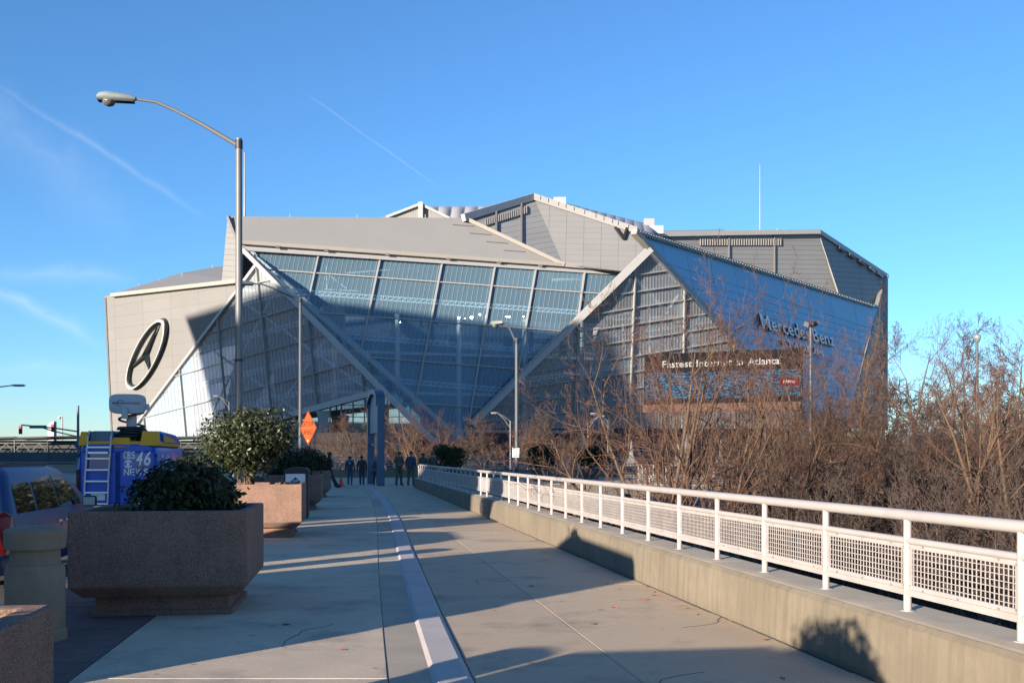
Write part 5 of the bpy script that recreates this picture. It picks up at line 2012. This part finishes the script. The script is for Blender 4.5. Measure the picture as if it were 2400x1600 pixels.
# ------------------------------------------------------------------ traffic cone
mat('cone_orange', (.75, .07, .01), .5)
c = G(799, 1138)
o = thing('traffic_cone', (c.x, c.y, 0), 'orange traffic cone by the leaning person', 'traffic cone')
MB().lathe([(.14, .03), (.045, .52), (.04, .53)], 16, o.location).build('cone_body', 'cone_orange', o, smooth=True)
MB().box(o.location + V3((0, 0, .016)), (.36, .36, .03)).build('base', 'black', o)
MB().lathe([(.043, .53), (.038, .56), (.02, .565)], 12, o.location).build('tip', 'black', o)

# ------------------------------------------------------------------ left background: screen fence, covered truss walkway, signals
mat('screen', (.06, .075, .08), .8, var=.15, scale=.4)
mat('truss_dark', (.015, .017, .02), .7)
mat('truss_steel', (.045, .052, .058), .6)
mat('barrier', (.27, .225, .17), .85, var=.1, scale=.5, streak=.3)
Yb = 112.0
br = thing('concrete_barrier', (-45, Yb, -.15), 'sunlit pale concrete barrier on the far side of the road', 'barrier')
for k in range(9):
    x = -72 + k * 5
    MB().loft([[V3((q, Yb + u, z)) for u, z in ((-.3, -.145), (-.28, .05), (-.12, .3), (-.1, .78), (.1, .78), (.3, -.145))] for q in (x + .02, x + 4.98)]).build('barrier_section', 'barrier', br)
fn = thing('screen_fence', (-45, Yb + .8, -.15), 'grey mesh screen fence standing above the sunlit barrier', 'fence')
for k in range(12):
    x = -75 + k * 4
    MB().box((x, Yb + .8, 1.2), (.09, .09, 2.7)).build('post', 'truss_steel', fn)
    MB().box((x + 2, Yb + .8, 1.35), (3.9, .03, 1.55)).build('screen_panel', 'screen', fn)
MB().bar((-75, Yb + .75, 2.2), (-27, Yb + .75, 2.35), .06, .08).build('top_rail', 'galv', fn)
MB().bar((-75, Yb + .55, .98), (-27, Yb + .55, .98), .05, .07).build('lower_rail', 'white_rail', fn)
tw_ = thing('truss_walkway', (-45, 124, LOW), 'dark covered footbridge with a zigzag steel truss beyond the fence', 'footbridge')
for k in range(7):
    x = -84 + 8 * k
    z1 = 3.62 + .12 * (k % 2)
    MB().prism([(x, 123.4, z1), (x + 8.05, 123.4, z1 + .2), (x + 8.05, 127, z1 + .1), (x, 127, z1 - .1)], (0, 0, .22)).build('roof_sheet', 'truss_dark', tw_)
    MB().box((x + 4, 126.8, 2.3), (8, .1, 2.6)).build('back_panel', 'truss_dark', tw_)
    for q in (0, 1):
        MB().bar((x + 4 * q, 123.5, 2.05), (x + 4 * q, 123.5, 3.6), .12).build('post', 'truss_steel', tw_)
    m = MB()
    for q in range(4):
        m.bar((x + 2 * q, 123.5, 2.2), (x + 2 * q + 1, 123.5, 3.2), .09)
        m.bar((x + 2 * q + 1, 123.5, 3.2), (x + 2 * q + 2, 123.5, 2.2), .09)
    m.build('web_members', 'truss_steel', tw_)
    MB().bar((x, 123.5, 3.25), (x + 8, 123.5, 3.25), .14).build('chord', 'truss_steel', tw_)
    MB().box((x + 1, 125, -.6), (.4, .4, 4.8)).build('pier', 'truss_dark', tw_)
mat('signal_yellow', (.55, .25, .03), .5)
mat('signal_red_on', (1, .05, .05), emit=(1, .03, .04, 3.0))
mat('street_green', (.0, .12, .085), .5)
sgp = thing('traffic_signal', P(183, 1100, 100), 'steel mast with a long arm holding red traffic signals', 'traffic signal')
sgp.location.z = -.15
b = V3((sgp.location.x, 100, -.15))
ztop = CH - (950 - HY) / F * 100
MB().tube([b, V3((b.x, b.y, ztop))], [.16, .11], 10).build('pole', 'galv', sgp, smooth=True)
za = lambda py: CH - (py - HY) / F * 100
xa = lambda px: (px - CX) / F * 100
MB().tube([(xa(183), 100, za(1011)), (xa(130), 100, za(1003)), (xa(50), 100, za(995.5))], .07, 8).build('arm', 'galv', sgp)
MB().tube([(xa(183), 100, za(1023)), (xa(130), 100, za(1011)), (xa(100), 100, za(1002))], .06, 8).build('arm', 'galv', sgp)
MB().box((xa(90), 99.9, za(1000)), (1.65, .05, .3)).build('street_name_plate', 'street_green', sgp)
for px, y0, y1, rz in ((51, 998, 1017, 1.1), (127, 994, 1012, .2)):
    h = (y1 - y0) / F * 100
    c_ = V3((xa(px), 99.75, za((y0 + y1) / 2)))
    sh_ = MB().box(c_, (.28, .22, h), 0).build('signal_head', 'dark_metal', sgp, bevel=.03)
    for k, m_ in enumerate(('signal_red_on', 'black', 'black')):
        MB().lathe([(.10, 0), (.09, .03), (.04, .045)], 12).build('signal_lens', m_, sh_, xf=Matrix.Translation(c_ + V3((0, -.115, h * (.32 - .32 * k)))) @ Matrix.Rotation(R(90), 4, 'X'))
mat('plate_blue', (.02, .05, .2), .5)
MB().box((b.x + .02, b.y - .2, za(1043)), (.4, .03, .5)).build('blue_plate', 'plate_blue', sgp)
MB().box((b.x + .02, b.y - .2, za(1066)), (.34, .03, .42)).build('blue_plate', 'plate_blue', sgp)
o = MB().prism([(xa(112) * 1.6, 160, LOW), (xa(126) * 1.6, 160, LOW), (xa(126) * 1.6, 160, CH + (HY - 987) / F * 160), (xa(119) * 1.6, 160, CH + (HY - 988) / F * 160), (xa(112) * 1.6, 160, CH + (HY - 995) / F * 160)], (0, 1, 0))
tag(o.build('pylon', 'membrane'), 'white slanted pylon behind the traffic signal arm', 'pylon')
t = thing('security_camera_pole', (xa(146) * 1.3, 130, -3), 'thin pale pole with a dome camera behind the fence', 'camera pole')
b = t.location
zt_ = CH + (HY - 976) / F * 130
MB().tube([b, V3((b.x, b.y, zt_))], .09, 8).build('pole', 'frame_white', t)
MB().lathe([(.02, -.25), (.2, -.15), (.24, 0), (.1, .15)], 10, V3((b.x - .35, b.y, zt_ - .1))).build('camera_dome', 'dish_grey', t, smooth='full')
MB().bar(V3((b.x, b.y, zt_ + .05)), V3((b.x - .4, b.y, zt_ + .05)), .06).build('bracket', 'frame_white', t)

# ------------------------------------------------------------------ people at the end of the path
mat('skin', (.30, .17, .11), .6)
mat('skin_dark', (.10, .055, .035), .6)
mat('hair_black', (.012, .010, .010), .6)
mat('cloth_black', (0.029, 0.030, 0.038), .85, var=.2, scale=12)
mat('cloth_navy', (0.035, 0.048, 0.088), .85, var=.2, scale=12)
mat('cloth_olive', (0.072, 0.080, 0.051), .85, var=.2, scale=12)
mat('cloth_jean', (0.056, 0.080, 0.136), .85, var=.2, scale=12)
mat('cloth_grey', (0.208, 0.200, 0.224), .85, var=.2, scale=12)
mat('cloth_brown', (0.136, 0.056, 0.045), .85, var=.2, scale=12)
mat('cloth_green', (0.056, 0.080, 0.056), .85, var=.2, scale=12)
mat('shoe', (.015, .014, .014), .6)
mat('blue_badge', (.1, .3, .75), .5)


def person(loc, rz, pose, mats, label, head='hair', h=1.75, extra=None, sc=1.0, lean=0.0):
    """one continuous skinned figure; mats = (skin, jacket, trousers)"""
    J = {'pel': (0, 0, .96), 'sp': (0, .0, 1.14), 'ch': (0, -.01, 1.33), 'nk': (0, 0, 1.48), 'h0': (0, .02, 1.56), 'h1': (0, .03, 1.645), 'h2': (0, .02, 1.72)}
    for s, n in ((-1, 'l'), (1, 'r')):
        J.update({n + 'sh': (s * .175, 0, 1.425), n + 'el': (s * .26, -.03, 1.15), n + 'wr': (s * .27, .06, .92), n + 'hd': (s * .265, .09, .855),
                  n + 'hp': (s * .095, 0, .90), n + 'kn': (s * .105, .02, .50), n + 'an': (s * .11, -.03, .09), n + 'to': (s * .13, .15, .035), n + 'he': (s * .11, -.07, .04)})
    for k, v in pose.items():
        J[k] = v
    rad = {'pel': .175, 'sp': .175, 'ch': .19, 'nk': .06, 'h0': .075, 'h1': .098, 'h2': .075, 'sh': .092, 'el': .066, 'wr': .036, 'hd': .034, 'hp': .115, 'kn': .08, 'an': .056, 'to': .036, 'he': .04}
    E = [('pel', 'sp'), ('sp', 'ch'), ('ch', 'nk'), ('nk', 'h0'), ('h0', 'h1'), ('h1', 'h2')]
    for n in 'lr':
        E += [('ch', n + 'sh'), (n + 'sh', n + 'el'), (n + 'el', n + 'wr'), (n + 'wr', n + 'hd'), ('pel', n + 'hp'), (n + 'hp', n + 'kn'), (n + 'kn', n + 'an'), (n + 'an', n + 'to'), (n + 'an', n + 'he')]
        hd, wr = V3(J[n + 'hd']), V3(J[n + 'wr'])
        d, s_, u = basis(hd - wr)
        s_ = V3((0, 1, 0)) if abs(d.y) < .8 else V3((1, 0, 0))
        for f, (o_, l_) in enumerate(((-.028, .062), (-.01, .078), (.01, .08), (.028, .068))):
            k1, k2 = '%sf%da' % (n, f), '%sf%db' % (n, f)
            J[k1] = tuple(hd + s_ * o_ + d * .045)
            J[k2] = tuple(hd + s_ * o_ + d * (.045 + l_ * .55) + V3((-.02 if n == 'r' else .02, 0, 0)))
            rad[k1], rad[k2] = .0095, .0075
            E += [(n + 'hd', k1), (k1, k2)]
        k1, k2 = n + 'ta', n + 'tb'
        J[k1] = tuple(hd + s_ * .05 - d * .0)
        J[k2] = tuple(hd + s_ * .06 + d * .05)
        rad[k1], rad[k2] = .011, .009
        E += [(n + 'hd', k1), (k1, k2)]
    names = list(J)
    idx = {k: i for i, k in enumerate(names)}
    me = bpy.data.meshes.new('person_skeleton')
    me.from_pydata([J[k] for k in names], [(idx[a], idx[b]) for a, b in E], [])
    o = bpy.data.objects.new('person_skeleton', me)
    COL.objects.link(o)
    o.modifiers.new('s', 'SKIN').use_smooth_shade = True
    sv = me.skin_vertices[0].data
    for k in names:
        r = rad.get(k, rad.get(k[1:], .05))
        ax, ay = r, r
        if k in ('ch', 'sp', 'pel'):
            ax, ay = r * 1.05, r * .72
        sv[idx[k]].radius = (ax, ay)
        sv[idx[k]].use_root = (k == 'pel')
    o.modifiers.new('d', 'SUBSURF').levels = 1
    dg = bpy.context.evaluated_depsgraph_get()
    ev = o.evaluated_get(dg)
    m2 = bpy.data.meshes.new_from_object(ev)
    bpy.data.objects.remove(o)
    m2.materials.clear()
    for m in (mats[0], mats[1], mats[2], 'shoe'):
        m2.materials.append(_M[m])
    wz = [V3(J['lhd']), V3(J['rhd'])]
    for p in m2.polygons:
        c_ = p.center
        near_hand = min((c_ - w).length for w in wz) < .115
        if c_.z < .085:
            p.material_index = 3
        elif near_hand or c_.z > 1.50:
            p.material_index = 0
        elif c_.z < .90 and abs(c_.x) < .22 and min((c_ - w).length for w in wz) > .16:
            p.material_index = 2
        else:
            p.material_index = 1
        p.use_smooth = True
    b = bpy.data.objects.new('person', m2)
    COL.objects.link(b)
    tag(b, label, 'person')
    hc = V3(J['h1'])

    def dome(r0, z0, z1, rr, nm, m, off=(0, -.01, 0)):
        pr = [(rr * math.sqrt(max(0.0, 1 - ((z - z0) / (z1 - z0)) ** 2)) + .002, z) for z in [z0 + (z1 - z0) * i / 6 for i in range(7)]]
        q = MB().lathe([(rr * .96, z0 - r0)] + pr, 16, hc + V3(off)).build(nm, m, None, smooth=True)
        q.parent = b
        return q
    # nose, ears
    f = MB().add([hc + V3((-.014, .09, -.02)), hc + V3((.014, .09, -.02)), hc + V3((0, .125, -.018)), hc + V3((0, .092, .03))], [(0, 1, 2), (0, 2, 3), (1, 3, 2)])
    for s in (-1, 1):
        f.box(hc + V3((s * .098, .0, -.005)), (.018, .035, .055))
    q = f.build('face_features', mats[0]); q.parent = b
    q = MB().box(hc + V3((-.034, .094, .018)), (.026, .012, .01)).box(hc + V3((.034, .094, .018)), (.026, .012, .01)).box(hc + V3((0, .094, -.052)), (.045, .012, .008)).build('eyes_and_mouth', 'hair_black'); q.parent = b
    if head == 'hair':
        dome(.02, .0, .105, .108, 'hair', 'hair_black')
    elif head == 'long':
        dome(.02, .0, .11, .112, 'hair', 'hair_black')
        q = MB().loft([[hc + V3((.108 * math.cos(a) * w, -.03 + .075 * math.sin(a) * w, z)) for a in [k * .628 for k in range(10)]] for z, w in ((.02, 1.0), (-.1, 1.12), (-.2, 1.15), (-.27, .8))]).build('long_hair', 'hair_black', None, smooth=True); q.parent = b
    elif head == 'cap':
        dome(.0, .025, .115, .112, 'cap', 'cloth_black')
        q = MB().loft([[hc + V3((x, y, .03 + dz)) for x, dz in ((-.085, 0), (0, .012), (.085, 0), (.085, -.012), (-.085, -.012))] for y in (.08, .17)]).build('cap_peak', 'cloth_black'); q.parent = b
    elif head == 'hood':
        dome(.08, -.02, .12, .122, 'hood', mats[1])
    if extra == 'backpack':
        q = MB().box((0, -.20, 1.24), (.30, .16, .42)).build('backpack', 'cloth_brown', None, bevel=.05); q.parent = b
    if extra == 'badge':
        q = MB().box((0, -.155, 1.33), (.09, .012, .14)).build('back_print', 'blue_badge', None); q.parent = b
    if extra == 'belt':
        q = MB().lathe([(.168, .93), (.172, .955), (.168, .98)], 14).build('duty_belt', 'cloth_black', None, smooth=True); q.parent = b
        q.scale = (1, .78, 1)
    b.location = loc
    b.rotation_euler = (0, lean, rz)
    b.scale = (sc, sc, sc)
    return b


def gp(px, py, z=0.0):
    g = G(px, py, z)
    return (g.x, g.y, z)


walkp = {'lkn': (-.10, .12, .52), 'lan': (-.10, .10, .10), 'lto': (-.11, .28, .05), 'lhe': (-.10, .05, .06), 'rkn': (.10, .06, .52), 'ran': (.10, -.16, .12), 'rto': (.11, .0, .035), 'rhe': (.10, -.21, .10)}
stand2 = {'lan': (-.15, -.03, .09), 'lto': (-.19, .14, .035), 'lhe': (-.14, -.07, .04), 'lkn': (-.13, .02, .5), 'ran': (.15, -.03, .09), 'rto': (.19, .14, .035), 'rhe': (.14, -.07, .04), 'rkn': (.13, .02, .5)}
hands_front = dict(stand2, lel=(-.27, .02, 1.16), lwr=(-.14, .20, 1.08), lhd=(-.07, .22, 1.09), rel=(.27, .02, 1.16), rwr=(.14, .20, 1.05), rhd=(.08, .23, 1.04))
legs_out = {'lkn': (-.09, .18, .50), 'lan': (-.08, .42, .09), 'lto': (-.09, .60, .05), 'lhe': (-.08, .38, .04), 'rkn': (.10, .14, .50), 'ran': (.11, .30, .09), 'rto': (.12, .48, .04), 'rhe': (.11, .26, .04)}
person(gp(772, 1143), R(-75), legs_out, ('skin_dark', 'cloth_black', 'cloth_black'), 'person with long dark hair leaning back by the last planter', 'long', sc=1.06)
person(gp(820, 1137), R(6), walkp, ('skin_dark', 'cloth_navy', 'cloth_jean'), 'person in navy jacket with a small blue print on the back walking away', 'hair', extra='badge', sc=.94)
person(gp(848, 1137.5), R(2), walkp, ('skin_dark', 'cloth_black', 'cloth_navy'), 'person in black padded jacket walking away', 'hair', sc=.95)
person(gp(880, 1137.3), R(0), walkp, ('skin', 'cloth_grey', 'cloth_navy'), 'person with a brown backpack walking past the gateway post', 'hood', extra='backpack', sc=.93)
person(gp(935, 1138), R(-140), hands_front, ('skin', 'cloth_olive', 'cloth_olive'), 'person in dark olive uniform with hands held in front', 'hair', extra='belt', sc=1.08)
person(gp(963, 1138), R(-20), stand2, ('skin', 'cloth_navy', 'cloth_olive'), 'person in dark uniform and cap seen from behind beside another officer', 'cap', extra='belt', sc=1.08)
person((P(992, 1070, 58.5).x, 58.5, -.003), R(160), stand2, ('skin_dark', 'cloth_green', 'cloth_olive'), 'person in dark green jacket standing behind the end of the handrail', 'hair', sc=1.05)
person((P(1014, 1070, 60).x, 60, -.003), R(10), stand2, ('skin', 'cloth_olive', 'cloth_olive'), 'person in olive jacket and cap behind the end of the handrail', 'cap', sc=1.06)

# ------------------------------------------------------------------ buildings behind and beside the viewer; their shadows fall into the picture
mat('office_wall', (.42, .39, .35), .8, var=.06, scale=.1)
mat('office_glass', (.05, .07, .09), .1, spec=.9)
PERP = V3((-SUN_H.y, SUN_H.x, 0))           # unit vector across the sunlight, to the right


def sp(perp, s):
    return PERP * perp - SUN_H * s


def block(name, perp0, perp1, s0, depth, H, label, nf, nw, rise=0.0):
    c_ = sp((perp0 + perp1) / 2, s0 - depth / 2)
    t = thing(name, (c_.x, c_.y, LOW), label, 'building')
    a, b, c2, d = sp(perp0, s0), sp(perp1, s0), sp(perp1, s0 - depth), sp(perp0, s0 - depth)
    lo = V3((0, 0, LOW))
    up_ = [V3((0, 0, H)), V3((0, 0, H + rise)), V3((0, 0, H + rise)), V3((0, 0, H))]
    MB().hexa([a + lo, b + lo, c2 + lo, d + lo], [q + u for q, u in zip((a, b, c2, d), up_)]).build('wall', 'office_wall', t)
    MB().prism([q + u for q, u in zip((a - PERP * .6, b + PERP * .6, c2 + PERP * .6, d - PERP * .6), up_)], (0, 0, .5)).build('roof_edge', 'office_wall', t)
    nn_ = -SUN_H
    for f in range(nf):
        z0 = (H - 4) * f / nf + 3
        for k in range(nw):
            p0 = a.lerp(b, (k + .15) / nw); p1 = a.lerp(b, (k + .85) / nw)
            h = (H - 4) / nf * .6
            MB().prism([p0 + V3((0, 0, z0)), p1 + V3((0, 0, z0)), p1 + V3((0, 0, z0 + h)), p0 + V3((0, 0, z0 + h))], nn_ * .05).build('window', 'office_glass', t)
    return t


block('convention_hall', -120, -38.2, -34, 45, 20, 'long tall convention hall across the road behind the viewer', 3, 14)
block('lowered_hall_end', -38.1, -20.3, -34, 45, 12.6, 'unseen hall end, lowered to let sun onto the detour sign', 2, 4)  # unseen roof step, added so that the sun reaches the detour sign
block('office_tower', -266, -166, -60, 40, 83, 'broad tall office tower beyond the road outside the view', 14, 14, 8)
